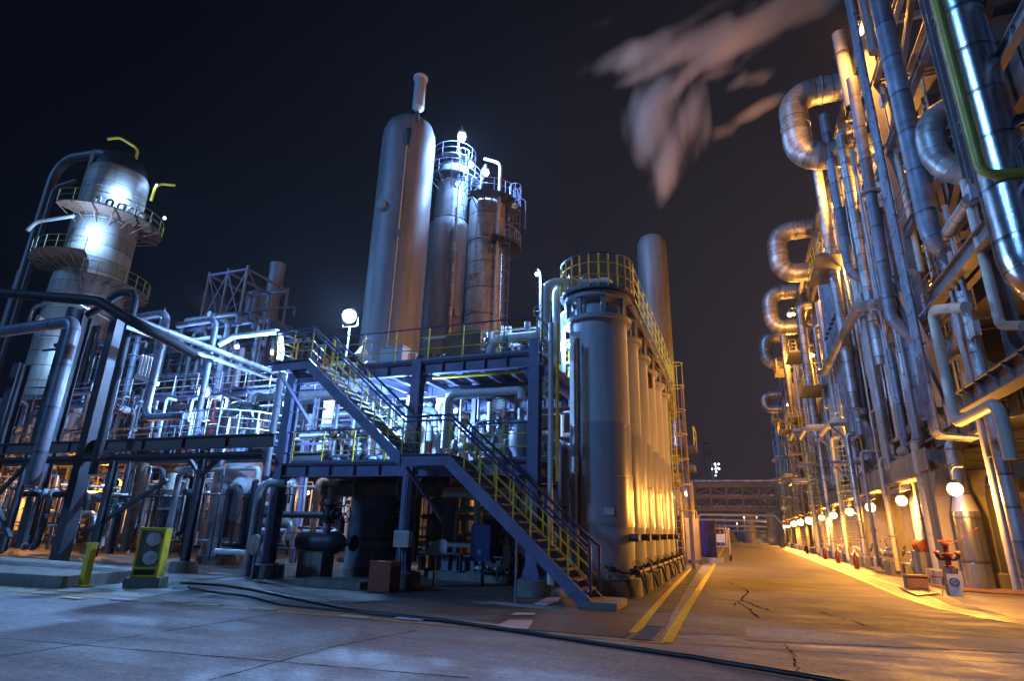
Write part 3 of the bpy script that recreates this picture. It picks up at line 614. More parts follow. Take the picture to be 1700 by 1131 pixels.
# ------------------------------------------------------------------ towers behind
def manhole(parent, c, ax, r, m='tower'):
    b = MB(); c = Vector(c); ax = Vector(ax).normalized(); b.lathe(c, [(r*.8, -.3), (r*.8, .25), (r, .25), (r, .36), (0, .36)], 20, ax); return b.build('manhole', m, parent)
def tower(name, c, prof, m, label, seg=56, holes=(), cat='tower', extra=None):
    t = thing(name, (c[0], c[1], 0), label, cat)
    b = MB(); b.lathe((c[0], c[1], 0), prof, seg); b.build('shell', m, t)
    for a, z, r, rs in holes: manhole(t, (c[0]+math.cos(a)*rs, c[1]+math.sin(a)*rs, z), (math.cos(a), math.sin(a), 0), r, m)
    return t
BX, BY, BR = -22.3, 33.6, 2.1
t = tower('process_tower', (BX, BY), [(BR, 0), (BR, 30.6), (BR*.97, 31.4), (BR*.86, 32.1), (BR*.62, 32.6), (0, 32.9)], 'tower', 'largest smooth grey tower with a domed head and a thin pipe down its face', 64, ((-1.75, 24.0, .42, 2.05), (-1.0, 21.5, .26, 2.05), (-.62, 12.5, .3, 2.05)))
for z in (3.5, 9.4, 15.3, 21.2, 27.1): b = MB(); b.torus((BX, BY, z), (0, 0, 1), BR-.008, .016, 56, 6); b.build('weld_band', 'tower', t)
a = SY(700, 160, BY-1.0); q = BX+.9
t = thing('vent_silencer', (-21.0, 32.4, 31.0), 'slim cylindrical silencer standing on the head of the largest tower', 'silencer')
b = MB(); b.tube([(-21.2, 32.2, 29.6), (-20.9, 32.3, 31.2), (-20.9, 32.3, 32.6)], .14, .3, 10); b.build('stem', 'darksteel', t)
b = MB(); b.lathe((-20.9, 32.3, 32.4), [(.15, 0), (.46, .35), (.46, 3.0), (.42, 3.1), (.58, 3.12), (.58, 3.3), (0, 3.4)], 24); b.build('silencer_body', 'matt', t)
b = MB(); b.lathe((-21.25, 31.9, 29.0), [(0, 0), (.3, .1), (.34, .5), (.34, 1.3), (.2, 1.6), (0, 1.7)], 16); b.build('trap', 'darksteel', t)
b = MB(); b.tube([(-21.25, 31.75, 30.0), (-21.25, 31.75, 3.0)], .05, n=8); b.build('pipe', 'beige', label='thin pale pipe running straight down the face of the largest tower', cat='pipe')
T2 = (-20.6, 38.2)
t2 = tower('process_tower', T2, [(1.75, 0), (1.75, 24.6), (1.66, 25.3), (1.35, 25.7), (1.35, 30.6), (1.2, 31.1), (.6, 31.5), (0, 31.6)], 'tower', 'middle stepped tower with a narrower dark top section', 48, ((-.55, 17.2, .35, 1.75),))
b = MB(); b.torus((*T2, 25.75), (0, 0, 1), 1.37, .05, 40, 6); b.build('cap_band', 'bright', t2)
T3 = (-17.6, 39.0)
t3 = tower('process_tower', T3, [(1.5, 0), (1.5, 27.4), (1.3, 27.9), (0, 28.1)], 'peeled', 'right-hand tower of the group with peeling silver coating', 44, ((-1.4, 17.6, .42, 1.5), (-1.2, 8.0, .4, 1.5)))
for z in (5, 9.8, 14.0, 17.5, 20.5, 23.6): b = MB(); b.torus((*T3, z), (0, 0, 1), 1.51, .05, 40, 6); b.build('stiffening_ring', 'peeled', t3)
STK = (-6.3, 56)
t = tower('chimney', STK, [(1.5, 0), (1.5, 29.6), (1.46, 30.3), (1.2, 30.9), (.7, 31.2), (0, 31.3)], 'tower', 'plain grey round-topped column rising behind the silver vessels', 44)
for z in (8, 16, 23.5): b = MB(); b.torus((*STK, z), (0, 0, 1), 1.495, .018, 40, 6); b.build('weld_band', 'tower', t)
def ring_platform(c, z, r0, r1, a0, a1, label, lamp=None, h=1.1, group=None, mm='darksteel', rl='steel'):
    t = thing('tower_platform', (c[0], c[1], z), label, 'platform', group); C = Vector((c[0], c[1], z)); b = MB(); n = 16
    pr = [(C.x, C.y)]
    def at(r, a, dz=0): return C+Vector((r*math.cos(a), r*math.sin(a), dz))
    A = [a0+(a1-a0)*i/n for i in range(n+1)]
    vs = [at(r0, a) for a in A]+[at(r1, a) for a in A]+[at(r0, a, -.1) for a in A]+[at(r1, a, -.1) for a in A]; k = n+1
    fs = [(i, i+k, i+k+1, i+1) for i in range(n)]+[(2*k+i, 2*k+i+1, 3*k+i+1, 3*k+i) for i in range(n)]+[(i+k, i+3*k, i+3*k+1, i+k+1) for i in range(n)]
    b.add(vs, fs); b.build('deck', mm, t); b = MB()
    for i in range(0, n+1, 2):
        b.bar(at(r0, A[i], -.18), at(r1, A[i], -.18), .08, .14); b.bar(at(r0, A[i], -1.0), at(r0+(r1-r0)*.9, A[i], -.25), .06, .08)
    b.build('deck_brackets', mm, t); b = MB(); b.tube([at(r1-.03, a, h) for a in A], .03, .05, 6); b.build('top_rail', rl, t)
    b = MB(); b.tube([at(r1-.03, a, h*.5) for a in A], .02, .05, 6); b.build('mid_rail', rl, t)
    for i in range(0, n+1, 2): b = MB(); b.bar(at(r1-.03, A[i]), at(r1-.03, A[i], h), .045, .045); b.build('post', rl, t)
    return t
ring_platform(T2, 29.3, 1.4, 2.5, -2.9, .6, 'ring platform with railing round the top of the middle stepped tower')
ring_platform(T2, 31.4, .3, 1.9, -PI, PI*.9, 'topmost round platform under the highest blue-white lamp')
ring_platform(T3, 27.2, 1.55, 2.7, -1.7, 1.2, 'platform near the head of the peeling tower')
ring_platform(T3, 23.2, 1.55, 2.9, -1.0, .5, 'half-way platform on the right side of the peeling tower')
ring_platform(T3, 11.0, 1.55, 3.2, -1.4, .7, 'lowest platform with railing on the peeling tower')
ring_platform(T3, 15.0, 1.55, 2.6, 1.8, 4.0, 'small platform between the peeling tower and the middle tower')
cage_ladder((-15.9, 38.3), 11, 24, 'caged ladder climbing the right side of the peeling tower', (.7, -.7), 12.0, 'steel', .55, dep=.9)
cage_ladder((-15.7, 39.6), 23.2, 29, 'upper caged ladder beside the head of the peeling tower', (1, -.3), 24.0, 'steel', .55, dep=.9)
cage_ladder((-19.1, 37.0), 25.5, 31.4, 'caged ladder up the narrow top of the middle tower', (.6, -.8), 26.0, 'steel', .55, dep=.8)
cage_ladder((-19.4, 36.7), 14, 22, 'caged ladder between the two taller towers', (.6, -.8), 15.0, 'steel', .55, dep=.8)
pipe([(-16.05, 37.8, 8), (-16.05, 37.8, 27.5), (-16.05, 37.8, 30.3), (-17.6, 38.0, 31.2)], .13, 'beige', 'tall thin pipe with a bent top beside the head of the peeling tower', bend=.8)
pipe([(-15.7, 38.0, 6), (-15.7, 38.0, 23)], .09, 'bright', 'bright slim pipe running up the right of the peeling tower')
pipe([(-19.2, 36.6, 6), (-19.2, 36.6, 26)], .12, 'silver', 'slim silver pipe in the gap between the two tall towers')
for i, (p, pw, lab, rr) in enumerate([((-18.9, 36.1, 32.4), 2600, 'brightest blue-white lamp on the very top of the middle tower', .34), ((-18.0, 36.3, 29.6), 1100, 'blue-white lamp on the ring platform just below the tower top', .22), ((-17.0, 37.0, 29.1), 1700, 'blue-white lamp over the head of the peeling tower', .27)]):
    flood(p, pw, lab, 'b', rr, arm=(-.8, .8, -1.2), aim=(.2, .3, -1))
for p, lab in (((-14.6, 37.6, 25.9), 'unlit gooseneck lamp right of the peeling tower head'), ((-14.8, 37.6, 14.6), 'unlit gooseneck lamp low on the peeling tower')):
    t = thing('gooseneck_lamp', p, lab, 'lamp'); m = MB(); P = Vector(p); m.tube([P+Vector((.9, 0, -2.2)), P+Vector((.9, 0, .5)), P+Vector((0, 0, .5)), P+Vector((0, 0, .25))], .04, .4, 8); m.build('arm', 'steel', t)
    m = MB(); m.lathe(P, [(.3, -.05), (.2, .12), (.06, .3)], 14); m.build('lamp_shade', 'matt', t)
# ------------------------------------------------------------------ right-hand process structure along the road
FX, FX2 = 7.5, 13.5; BAY = 7.0; PY_ = [12.2+BAY*k for k in range(18)]        # frame lines
ZL = [5.3, 9.6, 13.8, 18.0, 21.6, 25.0]
fr = thing('process_structure', (FX, 12.2, 0), 'huge open steel structure hung with pipes along the right side of the road', 'structure')
def cpart(nm, mb, m='rsteel', p=None): return mb.build(nm, m, p or fr)
for k, y in enumerate(PY_):
    for x in (FX, FX2):
        m = MB(); m.ibeam((x, y, 5.0), (x, y, 25.2), .36, .36, up=(0, 1, 0), t=.03); cpart('column', m)
for k in range(len(PY_)-1):
    y0, y1 = PY_[k], PY_[k+1]; near = k < 6
    for j, z in enumerate(ZL):
        if k > 8 and j % 2: continue
        m = MB(); h = .55 if j == 0 else .38; m.ibeam((FX, y0+.19, z), (FX, y1-.19, z), .24, h)
        if near: m.stiff((FX, y0+.19, z), (FX, y1-.19, z), .24, h, 5)
        cpart('girder', m)
    if near:
        for j in range(5):
            z0, z1 = ZL[j], ZL[j+1]; a = (k+j) % 2
            m = MB(); m.ibeam((FX+.12, y0+.25 if a else y1-.25, z0+.3), (FX+.12, y1-.25 if a else y0+.25, z1-.25), .2, .24); cpart('diagonal_brace', m)
# cross beams, floors (open grating seen from below as dark plates)
for k, y in enumerate(PY_[:10]):
    for j, z in enumerate(ZL): m = MB(); m.ibeam((FX+.19, y, z-.03), (FX2-.19, y, z-.03), .2, .34); cpart('cross_beam', m)
for j, z in enumerate(ZL[:5]):
    m = MB(); m.box(((FX+FX2)/2+.6, (PY_[0]+PY_[-1])/2, z+.24), (FX2-FX-1.3, PY_[-1]-PY_[0], .03)); cpart('floor', m, 'plate')
# furnace casings and vessels inside
for k in range(8):
    y = PY_[0]+1.2+14*k; 
    m = MB(); m.box((11.6, y+5.2, 15.2), (3.4, 9.2, 18.6))
    for i in range(10): m.box((9.87, y+.9+i*.95, 15.2), (.06, .10, 18.2))
    for z in (9, 12, 15, 18, 21): m.box((9.85, y+5.2, z+.3), (.10, 9.2, .14))
    m.build('furnace_casing', 'casing', label='tall ribbed dark casing standing inside the steel structure on the right', cat='furnace', group='furnace casings in the right structure')
# concrete piers and footings
for k, y in enumerate(PY_[:17]):
    yy = y; px_ = 7.35 if k > 1 else 11.2
    t = thing('concrete_pier', (px_, yy, 0), ['concrete pier at the right edge, closest to the camera', 'concrete pier beside the tapered silver ground pipe', 'tan concrete pier between the two nearest orange lamps', 'tan concrete pier just beyond the second orange lamp'][k] if k < 4 else 'tan concrete pier in the receding row along the road', 'pier', None if k < 4 else 'far concrete piers')
    m = MB(); m.box((px_, yy, 2.3), (1.5, 1.15, 3.5)); m.add([Vector(q) for x_ in (px_-.74, px_+.74) for q in ((x_, yy-.57, 3.1), (x_, yy-1.15, 3.95), (x_, yy+1.15, 3.95), (x_, yy+.57, 3.1))], [(0,1,2,3), (7,6,5,4), (0,4,5,1), (3,2,6,7), (1,5,6,2)])
    m.build('shaft', 'concrete', t); m = MB(); m.lathe((px_-.1, yy, 0), [(1.45, 0), (1.42, .56), (1.38, .6), (0, .6)], 4, a0=PI/4, a1=2*PI+PI/4); m.build('footing', 'plinth', t)
    m = MB(); m.box((px_-.78, yy+.0, 4.45), (.06, 1.3, .8)); m.build('cap_plate', 'concrete', t)
for k in range(2, 16):
    y0, y1 = PY_[k]+.6, PY_[k+1]-.6
    m = MB(); m.box((7.2, (y0+y1)/2, 4.45), (1.15, y1-y0, .95)); m.box((6.85, (y0+y1)/2, 3.93), (1.0, y1-y0+.0, .08)); m.box((6.4, (y0+y1)/2, 3.6), (.05, y1-y0-2, .22))
    m.build('concrete_lintel', 'concrete', label='concrete lintel beam bridging two piers above the orange lamps', cat='beam', group='concrete lintels along the road')
m = MB(); m.box((13.9, 70, 2.4), (.3, 118, 4.8)); m.build('back_wall', 'casing', label='long dark wall behind the piers of the right structure', cat='wall')
# sodium lamps
LY = [22.67, 29.65, 36.4, 43.1, 50.4, 57.65, 68.0, 78, 88.0, 100, 112, 125, 138]
for i, y in enumerate(LY):
    lab = ['nearest orange lamp, glaring beside the tall tapered pipe', 'second orange lamp of the row, above the first wide pier opening', 'third orange lamp of the row along the right side of the road', 'fourth orange lamp of the row, behind the yellow caged ladder', 'fifth orange lamp in the row of lamps receding along the road', 'sixth orange lamp in the row of lamps receding along the road'][i] if i < 6 else 'small distant orange lamp at the far end of the row on the right'
    t = thing('sodium_lamp', (6.3, y, 3.15), lab, 'lamp', None if i < 6 else 'distant orange lamps')
    r = (.22 if i < 2 else .25) if i < 6 else .38; m = MB(); m.sphere((6.42, y, 3.15), r, 1.0, 14); m.build('bulb', 'bulb_orange', t)
    m = MB(); m.tube([(6.75, y, 3.85), (6.5, y, 3.85), (6.42, y, 3.7), (6.42, y, 3.15+r)], .03, .1, 7); m.lathe((6.42, y, 3.15+r*.8), [(r*.9, 0), (r*.6, r*.3), (.05, r*.6)], 14); m.build('bracket', 'rsteel', t)
    lamp_light(t, (6.36, y-.38, 2.95), ORANGE, (1500 if i < 2 else 2000 if i < 6 else 2600), .12)
    for k in range(3 if i < 6 else 0): m = MB(); m.torus((6.42, y, 3.15+(k-1)*r*.62), (0, 0, 1), r*(1.12 if k == 1 else .92), .009, 20, 5); m.build('guard_ring', 'darksteel', t)
    if i < 8: m = MB(); m.tube([(6.6, y, 3.9), (6.64, y+.3, 3.98), (6.64, y+6.2, 3.98)], .02, .05, 6); m.build('conduit', 'darksteel', t)
# interior orange lamps, on brackets up in the structure
for p, pw, lab, rr in [(SX(1425, 50, 6.9), 5000, 'bright orange lamp at the very top of the right structure', .27), (SX(1416, 278, 8.2), 900, 'small orange lamp high in the structure behind the upper pipe loop', .13), (SX(1311, 523, 6.2), 900, 'orange lamp between the third and lowest big pipe loops', .22),
        (Vector((7.3, 35.5, 22.3)), 2800, 'orange lamp behind the largest pipe loop', .13), (Vector((7.4, 37.0, 17.0)), 2400, 'orange lamp among the tall pipes beside the stepped pipe bank', .12), (Vector((7.2, 45, 20.5)), 2600, 'orange lamp between the first and second pipe loops', .14), (Vector((7.2, 43.5, 13.0)), 1500, 'orange lamp behind the lower pipe bank', .12), (Vector((7.0, 54, 16.5)), 2200, 'orange lamp lighting the pipes under the second loop', .14), (Vector((7.0, 70, 21)), 2600, 'orange lamp behind the third pipe loop', .15), (Vector((9.0, 31, 19.8)), 1500, 'orange lamp hidden high behind the column of pipes', .12), (Vector((9.0, 31.5, 15.5)), 900, 'orange lamp on the fourth floor inside the structure', .12), (Vector((8.9, 29.5, 11.5)), 500, 'orange lamp on the third floor inside the structure', .12),
        (Vector((6.6, 60, 22.5)), 2500, 'orange lamp far up behind the second pipe loop', .15), (Vector((6.6, 78, 17)), 2200, 'orange lamp behind the far pipe loops', .15), (Vector((9.0, 24.6, 6.9)), 200, 'orange lamp low on the first floor, near the olive pipe', .1), (Vector((9.2, 19.5, 11.5)), 120, 'orange lamp deep inside at the right edge', .1), (Vector((6.7, 42, 8.8)), 700, 'orange lamp behind the triangular brackets', .12)]:
    flood(p, pw, lab, 'o', rr, shade=True, arm=(.9, .2, .3), aim=(-.4, -.6, -.5), name='sodium_lamp')

# ---- big insulated loops jutting over the road
def loop(Y, xo, zt, zb, r, xi, lab, m='silver', xb=None):
    t = thing('pipe_loop', (xi, Y, zb), lab, 'pipe loop'); b = MB(); b.tube([(xi, Y, zt), (xo, Y, zt), (xo, Y, zb), (xb or xi, Y, zb)], r, r*1.55, 24); b.build('pipe_run', m, t)
    b = MB(); b.torus((xo+1.6, Y, zt), (1, 0, 0), r+.02, .05, 20, 6); b.build('band', m, t); b = MB(); b.torus((xo, Y, (zt+zb)/2), (0, 0, 1), r+.01, .035, 20, 6); b.build('band', m, t)
loop(32.3, 4.95, 26.6, 22.2, .78, 9.5, 'largest insulated pipe loop, uppermost of those jutting out over the road')
loop(50.5, 4.95, 26.9, 22.9, .80, 9.0, 'second insulated pipe loop jutting over the road, below the largest one')
loop(65.5, 4.95, 27.1, 23.0, .82, 8.6, 'third insulated pipe loop down the row over the road')
loop(81.0, 4.95, 26.9, 23.2, .85, 8.6, 'fourth and lowest of the big insulated pipe loops')
loop(97.0, 4.95, 22.5, 20.2, .6, 8.6, 'small low pipe loop beyond the four big ones', 'silver')
# upper pipes feeding the loops (verticals in front plane)
def vp(px, py, X, z0, z1, r, m, lab, elbow=None, n=14, flg=(), parts=()):
    p = SX(px, py, X); pts = [(X, p.y, z1), (X, p.y, z0)]
    if elbow: pts += [(X+elbow[0], p.y+elbow[1], z0+elbow[2])]
    return pipe(pts, r, m, lab, n, r*2, flg=flg, parts=parts)
sp = SX(1585, 0, 7.0)
t = pipe([(7.0, sp.y, 24), (7.0, sp.y, 7.3), (9.5, sp.y, 6.6)], .56, 'bright', 'large shiny aluminium-clad pipe with an elbow at the right edge', 32, 1.2)
p = SX(1556, 5, 6.9); z_ = SX(1618, 310, 6.9).z
pipe([(6.35, p.y*6.35/6.9, 21), (6.35, p.y*6.35/6.9, (z_-1.6)*6.35/6.9+1.6), (7.3, p.y*6.35/6.9, (z_-1.6)*6.35/6.9+1.5)], .12, 'olive', 'olive green pipe running up beside the shiny aluminium pipe', bend=.35)
pipe(pathX(7.05, [(1601,300), (1639,427), (1663,539), (1700,541)], .1), .13, 'beige', 'slanting pale pipe below the olive pipe, bending right at its foot')
p = SX(1460, 0, 6.7); zb = SX(1533, 425, 6.7).z
pipe([(6.7, p.y, 26), (6.7, p.y, zb), (7.9, p.y+.9, zb-.7)], .33, 'bluepipe', 'thick dark blue-grey pipe ending in an elbow left of the long cable bundle', 20, .8)
pipe(pathX(6.5, [(1414,130), (1441,300), (1454,390), (1471,544)], 1.0)[:1]+[(6.5, SX(1454,390,6.5).y, SX(1471,544,6.5).z), (7.6, SX(1454,390,6.5).y-.0, SX(1490,590,6.5).z)], .23, 'bluepipe', 'long grey pipe in front of the structure with a lower bend to the right', 18, .7, flg=((0, .5),))
p = SX(1386, 300, 6.4); zb = SX(1414, 463, 6.4).z
pipe([(6.4, p.y, 24.5), (6.4, p.y, zb), (8.2, p.y, zb)], .27, 'bluepipe', 'grey pipe turning right into the structure at mid height', 18, .8)
p = SX(1400, 250, 6.9)
pipe([(7.9, p.y, SX(1400,212,6.9).z+.4), (6.9, p.y, SX(1400,212,6.9).z+.4), (6.9, p.y, 9.5)], .26, 'silver', 'silver pipe glowing orange behind the front pipes, bent at its top', 18, .6)
p = SX(1366, 340, 6.5); pipe([(6.5, p.y, SX(1345,400,6.5).z+3), (6.5, p.y, 8.5)], .28, 'silver', 'straight silver pipe lit orange beside the second loop', 18)
p = SX(1325, 500, 6.4); pipe([(7.4, p.y, 21), (6.4, p.y, 21), (6.4, p.y, 9)], .34, 'silver', 'silver pipe bent at the top under the third big loop', 16)
p = SX(1300, 560, 6.4); pipe([(6.4, p.y, 24), (6.4, p.y, 9)], .34, 'silver', 'straight orange-lit pipe rising behind the lowest loop', 16)
pipe(pathX(6.2, [(1460,505), (1424,509), (1367,601), (1362,618)], .2), .25, 'silver', 'insulated pipe slanting down to the left in the middle of the structure', 18, .6)
pipe(pathX(6.2, [(1604,510), (1555,514), (1549,525), (1583,706), (1666,709), (1690,760)], .3), .15, 'beige', 'beige pipe with a square bend at the top running down to a long elbow', 16, .4)
t = thing('pipe_bundle', (6.3, 28, 4), 'bundle of five thin blue-grey pipes running the full height of the structure', 'pipes')
p = SX(1500, 430, 6.3)
for k in range(5):
    b = MB(); y = p.y+.17*k; b.tube([(6.3, y, 25), (6.3, y, 4.9), (7.3, y-.2, 4.75)], .07, .25, 10); b.build('bundle_pipe', 'bluepipe', t)
for z in (8, 10.5, 13, 16, 19, 22): b = MB(); b.box((6.40, p.y+.34, z), (.05, 1.0, .10)); b.build('pipe_clamp', 'rsteel', t)
t = thing('pipe_bundle', (6.6, 35, 5), 'bundle of three pipes with dark seams below the slanting insulated pipe', 'pipes')
p = SX(1465, 700, 6.7)
for k in range(3): b = MB(); y = p.y+.3*k; b.tube([(6.7, y, 13.5), (6.7, y, 4.5), (7.5, y, 4.5)], .12, .3, 10); b.build('bundle_pipe', 'pipe', t)
# pipe bank (tops stepping down)
t = thing('pipe_bank', (7, 40, 8), 'bank of closely spaced vertical blue-grey pipes with stepped tops', 'pipes')
for k in range(9):
    y = SX(1398-4.3*k, 470, 6.9).y; zt = 18.6-.0*k; b = MB(); b.tube([(6.9, y, 8.2), (6.9, y, SX(1398-4.3*k, 392+7.5*k, 6.9).z)], .24, n=12); b.build('bank_pipe', 'bluepipe', t)
t = thing('pipe_bank', (7, 34, 7), 'second bank of vertical pipes with small clamps, under the stepped bank', 'pipes')
for k in range(7):
    y = SX(1404-4.6*k, 560, 6.8).y; b = MB(); b.tube([(6.8, y, 7.2), (6.8, y, SX(1404-4.6*k, 492+11*k, 6.8).z)], .2, n=12); b.build('bank_pipe', 'bluepipe', t)
    b = MB(); b.box((6.66, y, SX(1404-4.6*k, 497+11*k, 6.8).z), (.3, .34, .12)); b.build('pipe_clamp', 'black', t)
# slanting I beams, curved duct, stub
P = [SX(1647, 379, 7.0), SX(1548, 500, 7.0)]
m = MB(); m.ibeam(P[0], P[1], .4, .55, up=(0, 0, 1)); m.build('slanting_beam', 'rsteel', label='massive slanting I-beam on the right lit orange underneath', cat='beam')
P = [SX(1700, 605, 6.9), SX(1600, 668, 6.9)]
m = MB(); m.ibeam((6.9, 12, 5.75), (6.9, P[1].y, 5.75), .5, .62)
for k in range(12): m.poly([(6.62, 13+k*1.0, 6.04), (6.92, 13+k, 6.04), (6.92, 13+k, 5.5)], .02)
m.build('edge_girder', 'rsteel', label='heavy edge girder with triangular stiffeners at the right edge', cat='girder')
c = SX(1546, 235, 7.0)
pipe([(9.2, c.y+.4, c.z+1.3), (7.0, c.y, c.z+1.2), (7.0, c.y, c.z-1.2), (8.8, c.y, c.z-1.6)], .42, 'silver', 'ribbed silver elbow duct behind the thick blue-grey pipe', 22, 1.1)
pipe([SX(1612, 330, 7.0), SX(1574, 386, 7.0)], .2, 'silver', 'short slanting silver stub beside the slanting I-beam', 16)
p = SX(1393, 60, 6.6)
t = thing('vent_stack', (6.6, p.y, 20), 'short open vent stack left of the topmost orange lamp', 'vent')
m = MB(); m.lathe((6.6, p.y, 21), [(.3, 0), (.3, 4.4), (.27, 4.4), (.27, 3.8)], 20); m.build('stack_pipe', 'tower', t); m = MB(); m.lathe((6.6, p.y, 24.0), [(.38, 0), (.38, .12)], 20); m.build('collar', 'darksteel', t)
pipe([(6.75, SX(1432,0,6.7).y, 27), (6.75, SX(1432,0,6.7).y, 20.5)], .22, 'tower', 'grey pipe rising out of the picture behind the topmost orange lamp', 16)
# tapered pipe to the ground
g = SZ(1640, 985); t = thing('tapered_pipe', (g.x, g.y, 0), 'large silver pipe tapering upward from the ground near the hydrant', 'pipe'); gx = g.x-.15
m = MB(); m.lathe((gx, g.y, 0), [(.40, .0), (.40, 2.55)], 28); m.build('lower_barrel', 'bright', t)
m = MB(); m.lathe((gx, g.y, 0), [(.42, .0), (.42, .06)], 24); m.build('foot_ring', 'darksteel', t)
m = MB(); m.lathe((gx, g.y, 0), [(.40, 2.55), (.24, 3.2), (.24, 4.4), (.235, 4.6)], 28, sharp=.1); m.build('taper', 'silver', t)
m = MB(); m.tube([(gx, g.y, 4.5), (gx, g.y, 4.8), (gx+.6, g.y+.4, 5.1), (gx+1.2, g.y+.5, 5.1)], .235, .4, 20); m.build('upper_bend', 'silver', t)
for px, X, r, m_, z1, lab in [(1545, 6.6, .16, 'beige', 5.2, 'beige pipe dropping to the ground between the first and second orange lamps'), (1668, 7.3, .12, 'pipe', 9, 'grey pipe right of the big tapered silver pipe'), (1690, 7.1, .2, 'silver', 9, 'silver pipe at the right edge behind the tapered pipe'), (1622, 7.9, .06, 'bright', 5, 'thin bright pipe just right of the tapered pipe top')]:
    q = SX(px, 880, X); pipe([(X, q.y, .3), (X, q.y, z1)], r, m_, lab, 16)
q = SX(1652, 700, 7.1)
for k in range(3): pipe([(7.1, q.y+.5*k, 4), (7.1, q.y+.5*k+.001, 12)], .08, 'pipe', 'thin grey riser pipe at the right edge above the tapered pipe', 10, group='thin risers at the right edge')
# random vertical/horizontal pipework on the structure face
rr_ = random.Random(11); RS = []
for k in range(520):
    y = 26+rr_.random()**1.6*95; X = rr_.uniform(6.7, 8.6); z0 = rr_.choice([5.4, 6, 8, 9.6, 12]); z1 = z0+rr_.uniform(3, 11); z1 = min(z1, 24.5); r = rr_.choice([.04, .05, .06, .08, .1, .13, .18, .24]); mm = rr_.choice(['silver', 'pipe', 'bluepipe', 'beige', 'silver', 'pipe'])
    s_ = rr_.random(); dy = rr_.uniform(-2.5, 2.5)
    if s_ < .4: pts = [(X, y, z0), (X, y, z1)]
    elif s_ < .75: pts = [(X+1.5, y, z1), (X, y, z1), (X, y, z0), (X+1.5, y, z0)] if rr_.random() < .5 else [(X, y+dy, z0), (X, y, z0), (X, y, z1), (X+1.2, y, z1)]
    else: pts = [(X, y, z0), (X, y+dy*1.6, z0+.001), (X, y+dy*1.6, z1), (X+1.4, y+dy*1.6, z1)]
    RS.append((y-r*40, pts, r, mm))
RS.sort(key=lambda e: e[0]); RR = Rest(['silver', 'pipe', 'bluepipe', 'beige'])
for k, (_, pts, r, mm) in enumerate(RS):
    if k < 30: pipe(pts, r, mm, 'one of the many pipes threading the face of the right-hand steel structure', 10, group='pipework on the right structure')
    else: RR.add(pts, r, mm)
RR.done('mass of far pipework receding along the face of the right-hand structure')
for k, (px, X, z1, r, mm, lab) in enumerate([(1478, 6.35, 5.2, .1, 'beige', 'thin beige pipe dropping in front of the pier just past the second orange lamp'), (1448, 6.3, 6, .09, 'pipe', 'grey pipe dropping beside the third orange lamp'), (1428, 6.3, 7.5, .14, 'silver', 'silver pipe dropping to the ground beyond the third orange lamp'), (1400, 6.2, 8, .12, 'beige', 'beige pipe standing before the fourth orange lamp'), (1378, 6.2, 9, .16, 'silver', 'silver pipe standing between the fourth and fifth orange lamps'), (1353, 6.2, 9, .18, 'beige', 'beige pipe standing beyond the fifth orange lamp'), (1338, 6.2, 9, .2, 'silver', 'silver pipe standing beyond the sixth orange lamp'), (1530, 6.9, 12.5, .1, 'bluepipe', 'blue-grey riser right of the first bundle of pipes')]):
    q = SX(px, 870, X); pipe([(X, q.y, .25), (X, q.y, z1), (X+1.3, q.y, z1)], r, mm, lab, 12, flg=((0, .3),))
for k, (yy, z0, z1, y2, w_) in enumerate([(23.0, 5.6, 15, 29, .3), (29, 9.8, 21, 35.8, .3), (36, 5.6, 13.5, 42, .3)]):
    m = MB(); m.ibeam((7.0, yy, z0), (7.0, y2, z1), w_, w_+.06); m.build('slanting_beam', 'rsteel', label=['long slanting I-beam in the near bays above the first lamp', 'steep slanting I-beam high in the middle bays', 'slanting I-beam low in the middle bays behind the pipes'][k], cat='beam')
for k, (y0, y1, z) in enumerate([(14, 33, 9.85), (20, 40, 14.05), (26, 47, 18.25), (26, 54, 21.85), (36, 75, 9.85), (47, 96, 14.05)]):
    rail([(7.2, y0, z), (7.2, y1, z)], ['first', 'second', 'third', 'fourth', 'fifth', 'sixth'][k]+' storey handrail run along the face of the right structure', h=1.05, post=1.75, top='rsteel', side='rsteel')
for k in range(26):
    y = 16.5+k*1.9; z = rr_.uniform(5.8, 21); t = thing('junction_box', (7.1, y, z), 'small grey junction box with conduit fixed to the right structure', 'box', 'junction boxes on the right structure')
    m = MB(); m.box((7.08, y, z), (.16, .34, .45)); m.box((6.99, y, z), (.02, .38, .49)); m.build('case', 'matt', t); m = MB(); m.tube([(7.1, y, z-.22), (7.1, y, z-1.8), (7.4, y, z-1.9)], .025, .1, 6); m.build('conduit', 'rsteel', t)
# triangular outrigger brackets and platforms
for i, (Y, z, xo) in enumerate([(47, 9.0, 4.9), (54, 7.2, 4.7), (54, 9.9, 4.7), (61, 9.0, 4.6), (61, 6.3, 4.7), (68, 11, 4.6), (75, 8.0, 4.6), (75, 5.9, 4.8), (82, 11, 4.5), (89, 9, 4.5), (96, 7, 4.5), (40.2, 5.9, 5.3), (40.2, 8.2, 5.6), (110, 9, 4.5), (124, 8, 4.5)]):
    t = thing('outrigger_bracket', (FX, Y, z-2), 'triangular steel bracket jutting from the right structure towards the road', 'bracket', 'outrigger brackets')
    m = MB(); m.bar((xo, Y, z), (FX-.2, Y, z), .16, .2); m.build('arm', 'rsteel', t); m = MB(); m.bar((xo+.1, Y, z-.1), (FX-.2, Y, z-2.0), .1, .12, up=(0, 1, 0)); m.build('strut', 'rsteel', t)
    if i % 2 == 0: pipe([(FX-.3, Y+.4, z+.3), (xo+.2, Y+.4, z+.3), (xo+.2, Y+6, z+.3)], .16, rr_.choice(['silver', 'beige']), 'insulated pipe resting on the outrigger brackets of the right structure', 12, .5, group='pipes on the outrigger brackets')
